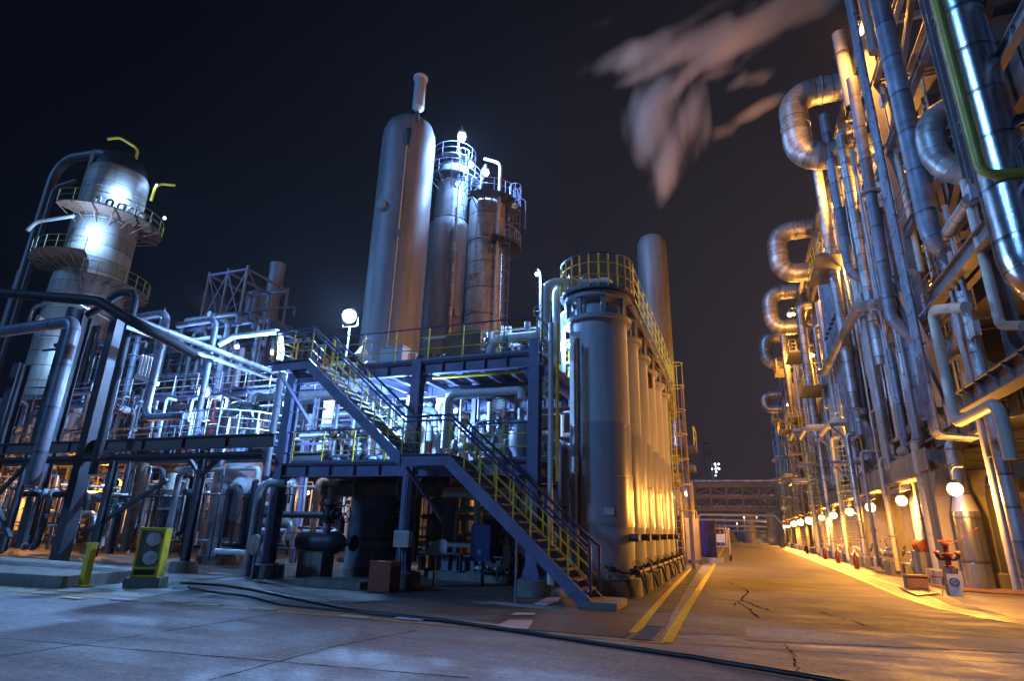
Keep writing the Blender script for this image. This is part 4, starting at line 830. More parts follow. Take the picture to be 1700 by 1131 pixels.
for i, (Y, z0, z1, X) in enumerate([(41.5, .6, 9.5, 6.2), (55.5, .6, 12, 5.9), (70, .6, 12, 5.9), (86, .6, 10, 5.8)]):
    cage_ladder((X, Y), z0, z1, ['yellow caged ladder nearest the camera on the right structure', 'second yellow caged ladder along the right structure', 'third yellow caged ladder along the right structure', 'farthest yellow caged ladder along the right structure'][i], (-.3, -1), 2.9, wd=.6, dep=.95)
for i, (Y, z) in enumerate([(50, 12.5), (66, 13), (80, 14), (36.5, 17), (58, 17.5), (90, 17), (74, 20.2)]):
    P = [(6.0, Y-2.2, z), (5.4, Y-2.2, z), (5.4, Y+2.2, z), (6.9, Y+2.2, z)]
    t = rail(P, 'railed balcony platform on the face of the right structure', 'balcony', 1.1, 1.1, side='yellow', top='rsteel', group='balconies of the right structure', cat='balcony')
    m = MB(); m.box((6.3, Y, z-.04), (1.9, 4.5, .06)); m.build('deck', 'plate', t)
# low pipework, valves, between piers
R2 = Rest(['silver', 'beige', 'pipe', 'white', 'rust'])
for k in range(12):
    y = PY_[k+1]+1.2
    if k == 0: continue
    for j in range(7):
        yy = y+j*.75+rr_.uniform(-.2, .2); X = rr_.uniform(6.9, 9.5); r = rr_.choice([.05, .08, .12, .2, .28]); z1 = rr_.uniform(3.2, 3.9)
        pts = [(X, yy, .2), (X, yy, z1), (X+1.2, yy, z1)] if rr_.random() < .5 else [(X, yy+.5, .7), (X, yy, .7), (X, yy, 3.88)]; mm = rr_.choice(['silver', 'beige', 'silver', 'pipe', 'white', 'rust'])
        if k < 5: pipe(pts, r, mm, 'pipe standing in the orange-lit openings between the concrete piers', 10, group='pipes between the piers')
        else: R2.add(pts, r, mm)
    if k < 7:
        t = thing('valve_set', (6.5, y+1.5, .5), 'cluster of flanged valves low between two concrete piers', 'valves', 'valve clusters between the piers')
        m = MB(); m.tube([(6.9, y+.2, .9), (6.9, y+4.6, .9)], .11, n=12); m.tube([(6.4, y+.8, .2), (6.4, y+.8, .6), (6.4, y+3.9, .6), (6.4, y+3.9, .15)], .07, .2, 10); m.build('header_pipe', rr_.choice(['beige', 'silver', 'pipe']), t)
        valve(t, (6.9, y+1.5, .9), (0, 1, 0), .12, (-.3, 0, 1), 'beige', 'red'); valve(t, (6.9, y+3.0, .9), (0, 1, 0), .11, (-1, 0, .4), 'pipe', 'black'); valve(t, (6.4, y+2.1, .6), (0, 1, 0), .08, (0, 0, 1), 'white', 'red')
R2.done('mass of pipes in the far openings between the concrete piers')
for p_, q_, lab in [((6.55, 27.6, 1.35), (6.55, 28.9, 1.35), 'red-brown flanged motor casing between the first two concrete piers')]:
    t = thing('motor', p_, lab, 'motor'); m = MB(); m.lathe(p_, [(0, 0), (.16, 0), (.16, .1), (.27, .12), (.27, 1.0), (.2, 1.05), (.2, 1.3), (0, 1.3)], 18, (0, 1, 0)); m.build('casing', 'redbrown', t); m = MB(); m.box((6.55, 28.2, .75), (.6, 1.2, .8)); m.build('stand', 'plinth', t)
# ladders leaning / extinguishers by the piers
for i, y in enumerate([45.5, 52.3, 66, 38.6]):
    t = thing('fire_extinguisher', (5.7, y, 0), 'red extinguisher box standing on the kerb before a far concrete pier', 'extinguisher', 'red extinguisher boxes on the right kerb')
    m = MB(); m.lathe((5.7, y, 0), [(.0, 0), (.12, 0), (.13, .05), (.13, .55), (.09, .66), (.04, .70), (.04, .78), (0, .78)], 16); m.build('cylinder', 'red', t); m = MB(); m.box((5.7, y, .80), (.05, .18, .04)); m.tube([(5.7, y-.05, .76), (5.56, y-.15, .7), (5.56, y-.15, .3)], .015, .1, 6); m.build('valve_and_hose', 'black', t)
m = MB()
# hydrant with sign
h = SZ(1585, 990); hx, hy = h.x, h.y
t = thing('fire_hydrant', (hx, hy, 0), 'red valve hydrant with a white sign bearing a blue wheel symbol', 'hydrant')
m = MB(); m.lathe((hx, hy, 0), [(.20, 0), (.20, .74), (.22, .74), (.22, .80), (0, .80)], 18); m.build('barrel', 'bright', t)
m = MB(); m.lathe((hx, hy, .8), [(.14, 0), (.14, .05), (.08, .08), (.08, .32), (.15, .34), (.15, .40), (.07, .44), (.07, .62), (.11, .64), (.11, .70), (0, .74)], 16)
for dx in (-1, 1): m.tube([(hx, hy, 1.05), (hx+dx*.2, hy-.05, 1.05), (hx+dx*.27, hy-.08, 1.12), (hx+dx*.27, hy-.08, 1.22)], .055, .06, 10)
b_ = m.build('valve_body', 'red', t)
for dx in (-1, 1): m = MB(); m.lathe((hx+dx*.27, hy-.08, 1.2), [(.09, 0), (.09, .05), (.06, .09), (0, .09)], 12); m.build('outlet_cap', 'redbrown', b_)
m = MB(); m.wheel((hx, hy, 1.58), (0, .15, 1), .2, .014); m.build('handwheel', 'redbrown', t)
m = MB(); m.bar((hx+.2, hy, 1.5), (hx+.95, hy, 2.0), .035, .02); m.build('lever', 'red', t)
s0 = Vector((hx, hy-.225, .33)); m = MB(); m.box(s0, (.34, .016, .60)); sg = m.build('sign_plate', 'face', t)
m = MB(); m.torus(s0+Vector((0, -.012, .07)), (0, 1, 0), .115, .018, 24, 6); 
for a in (PI/4, -PI/4): m.bar(s0+Vector((math.cos(a)*.11, -.012, .07+math.sin(a)*.11)), s0+Vector((-math.cos(a)*.11, -.012, .07-math.sin(a)*.11)), .035, .01)
m.build('sign_symbol', 'symbol', sg)
# pit beside the hydrant: hatch and small rail
t = thing('pit_cover', (4.9, 21.5, 0), 'dark tilted steel plate over the drain near the hydrant', 'cover'); m = MB(); P = [SZ(1492, 976, .08), SZ(1522, 990, .04), SZ(1560, 986, .05), SZ(1530, 975, .14)]; m.poly(P, .03); m.build('plate', 'darksteel', t)
m = MB()
for k in (0, .35): m.tube([(5.1+k, 22.3, .02), (5.35+k, 22.9, .5), (5.75+k, 23.2, .5), (5.9+k, 23.4, .02)], .02, .08, 6)
m.build('hand_hoop', 'rust', t)
t = thing('floor_grid', (6.5, 22, 0), 'low rack of thin rusty rails on the ground behind the hydrant', 'rack')
for k in range(6): m = MB(); m.tube([(5.9, 23.2+k*.5, .12), (9.5, 22.9+k*.5, .12)], .03, n=6); m.build('rail', 'rust', t)
m = MB(); m.box((5.2, 24.0, .22), (.6, .5, .44)); m.box((5.2, 24.0, .47), (.66, .56, .05)); m.build('junction_pit', 'rust', label='rusty low box beside the hydrant', cat='box')

# ------------------------------------------------------------------ far end of the road
t = thing('pipe_bridge', (-1, 95, 0), 'steel lattice pipe bridge crossing the road at its far end', 'pipe bridge')
def bb(nm, a, b, w=.3, h=.3, m_='bridge'): m = MB(); m.bar(a, b, w, h); return m.build(nm, m_, t)
xa, xb, Yb = -6.4, 5.2, 95
for yy in (Yb, Yb+3):
    for z, h in ((8.6, .7), (6.85, .45), (5.15, .6)): bb('chord', (xa, yy, z), (xb, yy, z), .3, h)
    for i in range(6): x = xa+.2+(xb-xa-.4)*i/5; bb('upright', (x, yy-.02, 4.9), (x, yy-.02, 8.9), .28, .28)
    for i in range(5):
        x0 = xa+.2+(xb-xa-.4)*i/5; x1 = xa+.2+(xb-xa-.4)*(i+1)/5
        for z0, z1 in ((7.1, 8.25), (5.45, 6.6)):
            f = (i % 2) ^ (z0 > 6); bb('lacing', (x0 if f else x1, yy, z0), (x1 if f else x0, yy, z1), .14, .14)
for x in (xa, xb): bb('leg', (x, Yb, 0), (x, Yb, 9.2), .55, .5); bb('leg', (x, Yb+3, 0), (x, Yb+3, 9.2), .55, .5)
for z, r in ((9.3, .3), (7.2, .2), (5.6, .22)): m = MB(); m.tube([(xa-2, Yb+1.2, z), (xb+3, Yb+1.2, z)], r, n=10); m.build('carried_pipe', 'silver', t)
pipe([(-6, 94.4, .5), (-6, 94.4, 4.3), (4.6, 94.4, 4.3), (5.4, 94.4, 3.2), (6.5, 94.4, 3.2)], .18, 'beige', 'pale pipe slung under the lattice pipe bridge', 10, .6)
for i, (y, z, r) in enumerate([(125, 4.2, .25), (128, 3.2, .18), (131, 2.3, .15)]): pipe([(-22, y, z), (9, y, z)], r, 'beige', ['upper', 'middle', 'lower'][i]+' pale pipe crossing beyond the end of the road', 8)
rq = random.Random(5)
for i in range(26):
    x = rq.uniform(-16, 12); y = rq.uniform(118, 150); m = MB(); h_ = rq.uniform(2, 9)
    if i % 3 == 0: m.lathe((x, y, 0), [(rq.uniform(.4, 1.6), 0)]+[(rq.uniform(.6, 1.5), h_*.9), (.2, h_)], 14)
    elif i % 3 == 1: m.bar((x, y, 0), (x, y, h_), .3, .3); m.bar((x-3, y, h_*.8), (x+3, y, h_*.8), .25, .3)
    else: m.tube([(x, y, 0), (x, y, h_), (x+3, y, h_), (x+3, y, .3)], .2, .5, 8)
    m.build('far_equipment', 'far', label='small far-off piece of plant equipment beyond the pipe bridge', cat='equipment', group='equipment beyond the pipe bridge')
b = MB(); b.box((-14, 175, 6), (26, 6, 12)); b.build('far_building', 'casing', label='dark block of plant buildings behind the pipe bridge', cat='building')
for x, y, z in ((-9, 140, 5), (3, 135, 5.2), (-1, 150, 4), (0.5, 118, 4.6)): flood((x, y, z), 700, 'faint lamp among the equipment beyond the pipe bridge', 'o', .12, group='faint lamps beyond the bridge', pole=0)
# distant lit tower
t = thing('lit_tower', (-14, 330, 0), 'distant tower picked out by pale blue lights above the pipe bridge', 'tower')
m = MB()
for dx in (-3, 3):
    for dy in (-3, 3): m.bar((-14+dx, 330+dy, 0), (-14+dx*.5, 330+dy*.5, 49), .5, .5)
for z in range(6, 49, 6): m.box((-14, 330, z), (6-z*.05, 6-z*.05, .4))
m.build('frame', 'far', t)
for px, py, s in [(1187,771,1), (1193,771,1), (1188,775,.6), (1182,779,.8), (1188,779,.8), (1192,778,1), (1194,779,.9), (1189,784,1), (1188,790,.7), (1180,801,1.1), (1183,801,.8), (1191,801,.6), (1198,801,.9), (1201,801,.6)]:
    m = MB(); m.sphere(SY(px, py, 326), .42*s, 1, 8); m.build('light', 'bulb_far', t)
# steam jet at the end of the road is built with the smoke below

# ------------------------------------------------------------------ blue sheets, cylinders and cabin left of the road
for i, (x0, x1, y, h, m_, lab) in enumerate([(-3.35, -2.95, 33.2, 2.5, 'tarp', 'narrow blue corrugated sheet beside the caged ladder'), (-2.9, -2.2, 34.6, 2.4, 'beige', 'tan corrugated shed side between the two blue sheets'), (-2.45, -1.5, 37.6, 2.35, 'tarp', 'wide blue corrugated sheet nearest the road')]):
    m = MB(); n = 26; k = []
    for j in range(n+1):
        x = x0+(x1-x0)*j/n; k.append((x, y+(.035 if j % 2 else -.035)))
    vs = [(a, b, .25) for a, b in k]+[(a, b, h) for a, b in k]+[(a, b+.03, .25) for a, b in k]+[(a, b+.03, h) for a, b in k]; q = n+1
    m.add(vs, [(j, j+1, j+1+q, j+q) for j in range(n)]+[(j+2*q, j+3*q, j+1+3*q, j+1+2*q) for j in range(n)]+[(j+q, j+q+1, j+3*q+1, j+3*q) for j in range(n)])
    t = thing('corrugated_sheet', (x0, y, 0), lab, 'sheet'); m.build('sheet', m_, t); m = MB()
    m.bar((x0, y+.06, 0), (x0, y+.06, h+.1), .06, .06); m.bar((x1, y+.06, 0), (x1, y+.06, h+.1), .06, .06); m.bar((x0, y+.08, h*.5), (x1, y+.08, h*.5), .05, .05); m.build('post_frame', 'rust', t)
m = MB(); m.box((-2.0, 38.2, .15), (1.6, 2.6, .3)); m.build('kerb_block', 'plinth', label='low concrete block under the wide blue sheet', cat='kerb')
for i, (x, y, m_) in enumerate([(-1.45, 42, 'red'), (-1.25, 42.6, 'tarp'), (-1.1, 43.5, 'bluepipe')]):
    t = thing('gas_cylinder', (x, y, .5), ['red', 'blue', 'grey'][i]+' gas cylinder standing on the trolley beside the blue sheet', 'cylinder'); m = MB(); m.lathe((x, y, .9), [(0, 0), (.13, 0), (.13, 1.0), (.06, 1.2), (.04, 1.3), (0, 1.3)], 14); m.build('body', m_, t); m = MB(); m.box((x, y, 2.24), (.1, .06, .1)); m.build('cap', 'black', t)
t = thing('trolley', (-1.3, 42.8, 0), 'pale wheeled trolley carrying gas cylinders beyond the blue sheet', 'trolley')
m = MB()
for x in (-1.75, -.85):
    for y in (41.6, 44): m.bar((x, y, .2), (x, y, 2.0), .06, .06)
for z in (.85, 1.95): m.box((-1.3, 42.8, z), (.95, 2.5, .05))
m.build('frame', 'beige', t)
for x in (-1.75, -.85):
    for y in (41.6, 44): m = MB(); m.cyl((x-.05, y, .18), (x+.05, y, .18), .18, 14); m.build('wheel', 'black', t)
m = MB(); m.box((-1.35, 41.5, 1.35), (.5, .04, .5)); m.build('panel', 'face', t)
flood((-2.55, 33.0, 3.6), 900, 'orange lamp glaring over the tan shed side beside the blue sheets', 'o', .15, arm=(-.5, .2, .5), aim=(.4, -.6, -.6), name='sodium_lamp')
t = thing('equipment_stair', (-2.6, 36, 0), 'small railed platform on a post behind the caged ladder', 'platform')
m = MB(); m.box((-2.9, 36, 6.3), (1.6, 2.2, .25)); m.box((-2.9, 36, 5.2), (1.3, 1.8, .3)); m.bar((-2.9, 36, 0), (-2.9, 36, 6.2), .3, .3); m.build('stand', 'darksteel', t)
m = MB(); m.lathe((-3.1, 35.6, 6.5), [(.3, 0), (.3, 1.5), (.1, 1.6), (0, 1.6)], 16); m.build('canister', 'bright', t)
m = MB(); m.tube([(-2.15, 35, 6.4), (-2.15, 35, 7.5), (-2.15, 37, 7.5), (-2.15, 37, 6.4)], .03, n=6); m.tube([(-2.15, 35, 6.95), (-2.15, 37, 6.95)], .02, n=6); m.build('rail', 'yellow', t)
for k in range(8):
    x = rq.uniform(-5.2, -3.4); y = rq.uniform(31, 60); pipe([(x, y, .2), (x, y, rq.uniform(3, 8)), (x-1, y, rq.uniform(3, 8))][:rq.choice([2, 3])], rq.choice([.08, .12, .2]), rq.choice(['beige', 'pipe', 'silver']), 'pipe standing in the far plant left of the road beyond the vessels', 10, group='far pipes left of the road')
# ------------------------------------------------------------------ far left tower
LT = (-50.6, 30.0)
t = tower('insulated_tower', LT, [(2.7, 0), (2.7, 20.2), (2.5, 22.2), (2.45, 31.0), (2.3, 31.4)], 'insul', 'stout stained tower on the left with railed platforms and lit patches', 56, ((-1.6, 16.5, .3, 2.7),))
b = MB(); b.lathe((*LT, 31.4), [(2.2, 0), (2.1, .8), (1.6, 1.7), (.9, 2.1), (0, 2.2)], 40); b.build('dark_head', 'black', t)
for z in (7, 11, 15, 19, 26, 29): b = MB(); b.torus((*LT, z), (0, 0, 1), 2.71 if z < 20.5 else 2.47, .04, 48, 6); b.build('band', 'insul', t)
for a, z in ((-1.9, 31.0), (-2.75, 31.2)): b = MB(); c = Vector((LT[0]+2.35*math.cos(a), LT[1]+2.35*math.sin(a), z)); s_ = Vector((-math.sin(a), math.cos(a), 0)); b.poly([c-s_*.4, c+s_*.4, c+s_*.4+Vector((0, 0, 1.4)), c+s_*.2+Vector((0, 0, 1.9)), c-s_*.2+Vector((0, 0, 1.9)), c-s_*.4+Vector((0, 0, 1.4))], .12); b.build('lifting_lug', 'insul', t)
ring_platform(LT, 26.4, 2.5, 4.3, -1.55, 1.3, 'upper railed platform on the right of the stout left tower', mm='rust', rl='olive')
ring_platform(LT, 22.0, 2.5, 4.5, -2.6, -.75, 'middle railed platform wrapping the left of the stout tower', mm='rust', rl='olive')
ring_platform(LT, 20.2, 2.7, 4.4, -.72, 1.2, 'lower railed platform on the right of the stout tower', mm='rust', rl='olive')
def lt(a, r, z): return Vector((LT[0]+r*math.cos(a), LT[1]+r*math.sin(a), z))
flood(lt(-.45, 3.4, 28.4), 620, 'blue-white lamp hidden by the top platform of the stout left tower', 'b', .10, aim=(-.4, .9, -.1))
flood(lt(-.85, 3.6, 24.2), 760, 'blue-white lamp lighting the wall of the stout left tower at its middle platform', 'b', .10, aim=(-.2, 1, -.1))
flood(lt(.8, 4.2, 28.2), 160, 'small blue-white lamp at the outer end of the top platform', 'b', .13)
flood(lt(.55, 3.2, 31.0), 60, 'tiny lamp under the yellow bent pipe on the stout tower', 'b', .07)
flood(lt(-.7, 4.0, 13.5), 520, 'blue-white lamp low on the stout left tower, above the silver elbow pipe', 'b', .12, aim=(.0, 1, .1))
pipe([lt(0, 1.6, 32.6), lt(0, 1.6, 34.0), lt(-.9, 2.0, 34.2), lt(-1.2, 2.5, 33.6)], .13, 'yellow', 'yellow bent pipe on the dark head of the stout tower', 10, .5)
pipe([lt(.6, 3.0, 29.4), lt(.6, 3.1, 31.2), lt(.8, 4.4, 31.8)], .12, 'yellow', 'yellow pipe curving out to the right above the top platform lamp', 10, .9)
pipe([(-60.5, 30, 2), (-60.5, 30, 35.4), (-53.4, 30, 34.6), (-52, 30, 32.6)], .42, 'tower', 'tall pipe arching over to the head of the stout left tower', 16, 2.2)
pipe([(-58.6, 29.4, 2), (-58.6, 29.4, 31.5), (-56.0, 29.6, 31.8)], .2, 'tower', 'thinner pipe beside the tall arching one at the left', 12, .8)
for k, (dx, r, z) in enumerate([(-5.2, .6, 33.5), (-4.2, .3, 27), (-6.6, .26, 24), (-12.2, .4, 24)]): pipe([(LT[0]+dx, 31, 0), (LT[0]+dx, 31, z)], r, 'tower', ['pale riser column hugging the stout tower on its left', 'shorter riser column left of the stout tower', 'slim riser left of the stout tower', 'outermost slim riser at the far left'][k], 14)
pipe([lt(-2.0, 3.2, 16.4), lt(-2.0, 3.2, 17.6), lt(-.9, 3.3, 18.3), lt(.4, 3.2, 17.0)], .14, 'bright', 'bright thin pipe wrapped round the front of the stout tower', 10, .6)
pipe([lt(-1.4, 3.0, 25.6), lt(-2.0, 4.6, 24.8), lt(-2.0, 5.0, 23.8)], .16, 'beige', 'short pale branch pipe left of the upper platform', 10, .6)
for k in range(6): b = MB(); q = lt(-.9+k*.25, 3.3, 26.5); b.tube([q, q+Vector((0, 0, .8)), lt(-.9+k*.25+.12, 3.6, 27.3), lt(-.9+k*.25+.12, 3.6, 26.5)], .1, .2, 8); b.build('pipe', random.choice(['darksteel', 'silver', 'rust']), label='small valve pipe standing on the top platform of the stout tower', cat='pipe', group='small pipes on the stout tower platform')

# ------------------------------------------------------------------ lattice frame and chimney behind
t = thing('lattice_frame', (-45, 40, 0), 'tall cross-braced lattice frame standing against the night sky, left of the towers', 'lattice frame')
xs, ys, zs = [-46.6, -44.2, -41.8], [38.0, 43.5], [6, 13.5, 19.2, 24.4]
for x in xs:
    for y in ys: m = MB(); m.bar((x, y, 0), (x, y, 24.8), .18, .18); m.build('upright', 'rsteel', t)
for z in zs[1:]:
    for y in ys: m = MB(); m.bar((xs[0], y, z), (xs[2], y, z), .2, .2); m.build('crossbar', 'steel', t)
    for x in xs: m = MB(); m.bar((x, ys[0], z), (x, ys[1], z), .2, .2); m.build('crossbar', 'steel', t)
for z0, z1 in zip(zs, zs[1:]):
    for x0, x1 in zip(xs, xs[1:]):
        m = MB(); m.bar((x0, ys[0], z0), (x1, ys[0], z1), .09, .09); m.bar((x1, ys[0], z0), (x0, ys[0], z1), .09, .09); m.build('cross_brace', 'steel', t)
    for x in (xs[0], xs[2]): m = MB(); m.bar((x, ys[0], z0), (x, ys[1], z1), .09, .09); m.bar((x, ys[1], z0), (x, ys[0], z1), .09, .09); m.build('cross_brace', 'steel', t)
m = MB(); m.lathe((-46.2, 46, 0), [(.8, 0), (.8, 28.6), (.85, 28.6), (.85, 29.2), (.7, 29.2), (.7, 28)], 20); m.build('chimney', 'tower', label='slim chimney rising behind the lattice frame', cat='chimney')
m = MB(); m.lathe((-50.5, 48, 0), [(1.2, 0), (1.2, 26.8), (0, 27.5)], 20); m.build('column_vessel', 'tower', label='dim column just left of the slim chimney', cat='column')

# ------------------------------------------------------------------ the left pipe rack
rk = thing('pipe_rack', (-22, 14.6, 0), 'dark steel pipe rack with leaning posts and long beams on the left', 'pipe rack')
def post(x, y, z, w, m_='darksteel', lab=None, foot=True):
    m = MB(); m.ibeam((x, y, .3 if foot else 0), (x, y, z), w, w, up=(0, 1, 0)); m.build('post', m_, rk)
for x, y, z, w_ in [(-16.8, 14.9, 3.85, .2), (-21.1, 14.9, 3.85, .2), (-19.9, 17.5, 3.85, .18), (-22.6, 16.6, 3.8, .16), (-30.2, 16, 8.2, .5), (-26.0, 14.9, 3.85, .2), (-28.4, 17, 11.0, .45)]:
    post(x, y, z, w_)
m = MB(); m.box((-22.3, 14.6, 4.7), (.42, .42, 9.3)); m.build('square_column', 'darksteel', rk)
m = MB(); m.lathe((-16.8, 14.9, 0), [(.42, 0), (.4, .33), (0, .33)], 4, a0=PI/4, a1=2*PI+PI/4); m.build('footing', 'plinth', rk)
m = MB(); m.ibeam((-33, 14.7, 4.1), (-13.75, 14.7, 4.1), .22, .42); m.stiff((-33, 14.7, 4.1), (-13.75, 14.7, 4.1), .22, .42, 10); m.build('long_beam', 'brown', rk)
for a, b in [((-29, 14.8, .6), (-25.6, 14.8, 3.7)), ((-25.6, 14.8, .8), (-28.6, 14.8, 3.4)), ((-22.0, 15.0, 1.0), (-18.4, 15.0, 2.9)), ((-17.6, 14.9, 3.7), (-16.8, 14.9, 3.0)), ((-16.0, 14.9, 3.7), (-16.8, 14.9, 3.0))]:
    m = MB(); m.bar(a, b, .1, .14, up=(0, 1, 0)); m.build('brace', 'darksteel', rk)
m = MB(); m.ibeam((-33, 17.5, 3.9), (-14, 17.5, 3.9), .2, .3); m.build('rear_beam', 'darksteel', rk)
pipe([(-33, 14.45, 3.62), (-13.8, 14.45, 3.62)], .11, 'black', 'long black pipe slung under the brown beam of the left rack', 12)
pipe([(-33, 15.6, 3.7), (-13.9, 15.6, 3.7)], .09, 'darksteel', 'dark pipe just behind the long black one under the rack', 10)
pipe([(-33, 13, 10.25), (-27.4, 13, 10.2), (-21.2, 13, 9.1), (-19.3, 13.4, 8.1), (-18.9, 15.5, 7.6)], .19, 'black', 'thick black pipe crossing the picture edge above the silver elbow', 16, .9)
pipe([(-22.9, 13.8, 9.0), (-21.7, 14, 9.9), (-20.75, 14, 9.75), (-20.75, 14, 3.0)], .14, 'black', 'black pipe looping over and dropping beside the square column', 14, .5)
pipe([(-33, 13.5, 8.7), (-23.0, 13.5, 8.7), (-23.0, 13.5, 2.6)], .23, 'bluepipe', 'silver-blue pipe entering from the left edge and elbowing down', 20, .5)
pipe([(-28.4, 16.4, 10.9), (-28.4, 16.4, 3.5)], .22, 'black', 'thick black pipe standing left of the silver elbow pipe', 12)
gp = pipe([(-20, 13.6, 8.5), (-20, 21.2, 8.3)], .12, 'bluepipe', 'long pale green-blue pipe running away diagonally above the rack', 16)
m = MB(); m.ibeam((-20.28, 13.6, 8.22), (-20.28, 24, 8.0), .1, .16); m.build('support_beam', 'bluepipe', label='I-beam carrying the long diagonal pipe', cat='beam')
P = pathY(16.5, [(210,523), (236,517), (280,513), (286,527), (240,680), (246,694), (295,694)], .3)
pipe([(-25.8, 17, 10.25), (-22.9, 17, 10.3), (-22.9, 17, 5.6), (-20.6, 17, 5.6)], .16, 'bluepipe', 'pale blue pipe bent like a hook, left of the straight one past the diagonal pipe', 16, .45)
pipe([(-22.9, 17.6, 9.9), (-20.6, 17.6, 9.95), (-20.6, 17.6, 4.3)], .13, 'bluepipe', 'second pale blue pipe dropping straight down, right of the hooked one', 16, .4)
pipe(snap([SY(365,572,19), SY(388,559,19), SY(464,551,19), SY(467,583,19)], .12)+[Vector(SY(467,583,19))+Vector((0, 0, -.4))], .13, 'white', 'pale pipe stepping up and over towards the top stair landing', 14, .35)
e0 = SY(371, 740, 17.5)
pipe([(e0.x, 17.5, 3.6), (e0.x, 17.5, 5.75), (e0.x+.55, 17.5, 5.95), (e0.x+1.75, 17.3, 5.6), (e0.x+1.75, 17.3, 4.6)], .30, 'bright', 'large gleaming silver elbow duct beside the red valve', 24, .55)
t = thing('red_valve', (-21.0, 18.6, 4.9), 'red valve column standing left of the gleaming silver elbow', 'valve'); m = MB()
m.lathe((-21.0, 18.6, 4.7), [(.0, 0), (.34, 0), (.34, .12), (.2, .2), (.22, .7), (.34, .75), (.34, .9), (.16, 1.0), (.1, 1.9), (0, 1.95)], 16); m.build('body', 'red', t); m = MB(); m.wheel((-21, 18.5, 6.2), (0, -1, .2), .22, .02); m.build('handwheel', 'red', t)
t = thing('silver_drum', (-19.3, 19, 0), 'upright silver process drum on the lower left with a round end cap beside it', 'drum')
m = MB(); m.lathe((-19.3, 19, 0), [(.95, .3), (.95, 3.6), (.8, 4.0), (.4, 4.25), (0, 4.3)], 36); m.build('shell', 'matt', t)
m = MB(); m.torus((-19.3, 19, 1.55), (0, 0, 1), .96, .04, 36, 6); m.build('support_ring', 'matt', t); m = MB(); m.lathe((-19.3, 19, 0), [(1.05, 0), (1.05, .3), (0, .3)], 30); m.build('base', 'plinth', t)
t = thing('horizontal_drum', (-17.3, 18, 2.6), 'small horizontal drum with a bright domed end beside the upright drum', 'drum'); m = MB(); m.lathe((-17.3, 17.1, 2.75), [(0, -.22), (.25, -.17), (.42, 0), (.42, 1.4), (0, 1.5)], 24, (0, 1, 0)); m.build('shell', 'matt', t)
# manifold of short white tubes
t = thing('manifold', (-24.5, 18, 7), 'row of six short white standpipes on a manifold, lit bright blue', 'manifold')
for k in range(6):
    a = SY(229+5.2*k, 622-(-1.6*k), 18); m = MB(); m.tube([a, a+Vector((0, 0, .95))], .06, n=10); m.lathe(a, [(.11, -.1), (.11, .0), (.06, .02)], 10); m.build('standpipe', 'white', t)
a = SY(226, 626, 18); c = SY(262, 638, 18); m = MB(); m.tube([a, c], .09, n=10); m.build('header', 'white', t)
# small items on the left
t = thing('hose_cabinet', (-14.0, 11.4, 0), 'yellow hose cabinet with a glazed door showing two coiled white hoses', 'cabinet')
CB = (-13.95, 11.35); rz = .58; C0 = Vector((*CB, 0)); ax_, ay_ = Vector((math.cos(rz), math.sin(rz), 0)), Vector((-math.sin(rz), math.cos(rz), 0))
def cbx(mb, x, y, z, dx, dy, dz): mb.box(C0+ax_*x+ay_*y+Vector((0, 0, z)), (dx, dy, dz), rz)
m = MB(); cbx(m, 0, .24, .80, .60, .02, 1.13); cbx(m, -.29, 0, .80, .02, .46, 1.13); cbx(m, .29, 0, .80, .02, .46, 1.13); cbx(m, 0, 0, 1.375, .62, .54, .02); cbx(m, 0, 0, .235, .62, .50, .02); cbx(m, 0, 0, .42, .56, .46, .015); m.build('case', 'yellow', t)
m = MB(); cbx(m, -.265, -.25, .80, .05, .025, 1.13); cbx(m, .265, -.25, .80, .05, .025, 1.13); cbx(m, 0, -.25, 1.34, .48, .025, .05); cbx(m, 0, -.25, .44, .48, .025, .06); cbx(m, 0, -.25, .26, .48, .025, .05); dr = m.build('door_frame', 'yellow', t)
m = MB(); cbx(m, 0, -.245, .89, .48, .006, .84); m.build('pane', 'glass', dr)
m = MB(); cbx(m, .24, -.275, 1.2, .02, .03, .09); cbx(m, .24, -.275, .6, .02, .03, .09); m.build('door_catch', 'black', dr)
m = MB(); cbx(m, -.0, -.24, .345, .40, .012, .10); m.build('vent_slot', 'black', t)
m = MB(); cbx(m, -.12, .1, .9, .16, .1, .5); m.build('red_lining', 'red', t)
for z in (1.12, .68):
    m = MB()
    for q in range(4): m.torus(C0+ax_*.05+ay_*(-.215)+Vector((0, 0, z)), -ay_, .045+.034*q, .019, 20, 6)
    m.lathe(C0+ax_*.05+ay_*(-.17)+Vector((0, 0, z)), [(.03, .0), (.03, .08), (0, .08)], 10, -ay_); m.build('hose_coil', 'face', t)
m = MB()
m.box(C0+Vector((0, 0, .11)), (.80, .66, .22), rz); m.build('cabinet_plinth', 'plinth', label='concrete block under the yellow hose cabinet', cat='plinth')
t = thing('bollard', (-14.95, 10.5, 0), 'short yellow post with a bracket beside the concrete slab', 'post')
m = MB(); m.box((-14.95, 10.5, .50), (.16, .16, .92)); m.box((-14.95, 10.5, .985), (.18, .18, .05)); m.build('post', 'yellow', t); m = MB(); m.box((-14.95, 10.5, .02), (.3, .3, .04)); m.build('base', 'yellow', t); m = MB(); m.box((-15.15, 10.5, .78), (.26, .1, .1)); m.build('bracket', 'rust', t)
m = MB(); m.add([Vector(p) for p in [(-24, 9.2, 0), (-15.0, 10.0, 0), (-15.6, 13.0, 0), (-24, 13.6, 0), (-24, 9.2, .26), (-15.0, 10.0, .26), (-15.6, 13.0, .26), (-24, 13.6, .26)]], [(3,2,1,0), (4,5,6,7), (0,1,5,4), (1,2,6,5), (2,3,7,6), (3,0,4,7)]); m.build('concrete_slab', 'plinth', label='raised concrete slab at the left edge of the yard', cat='slab')
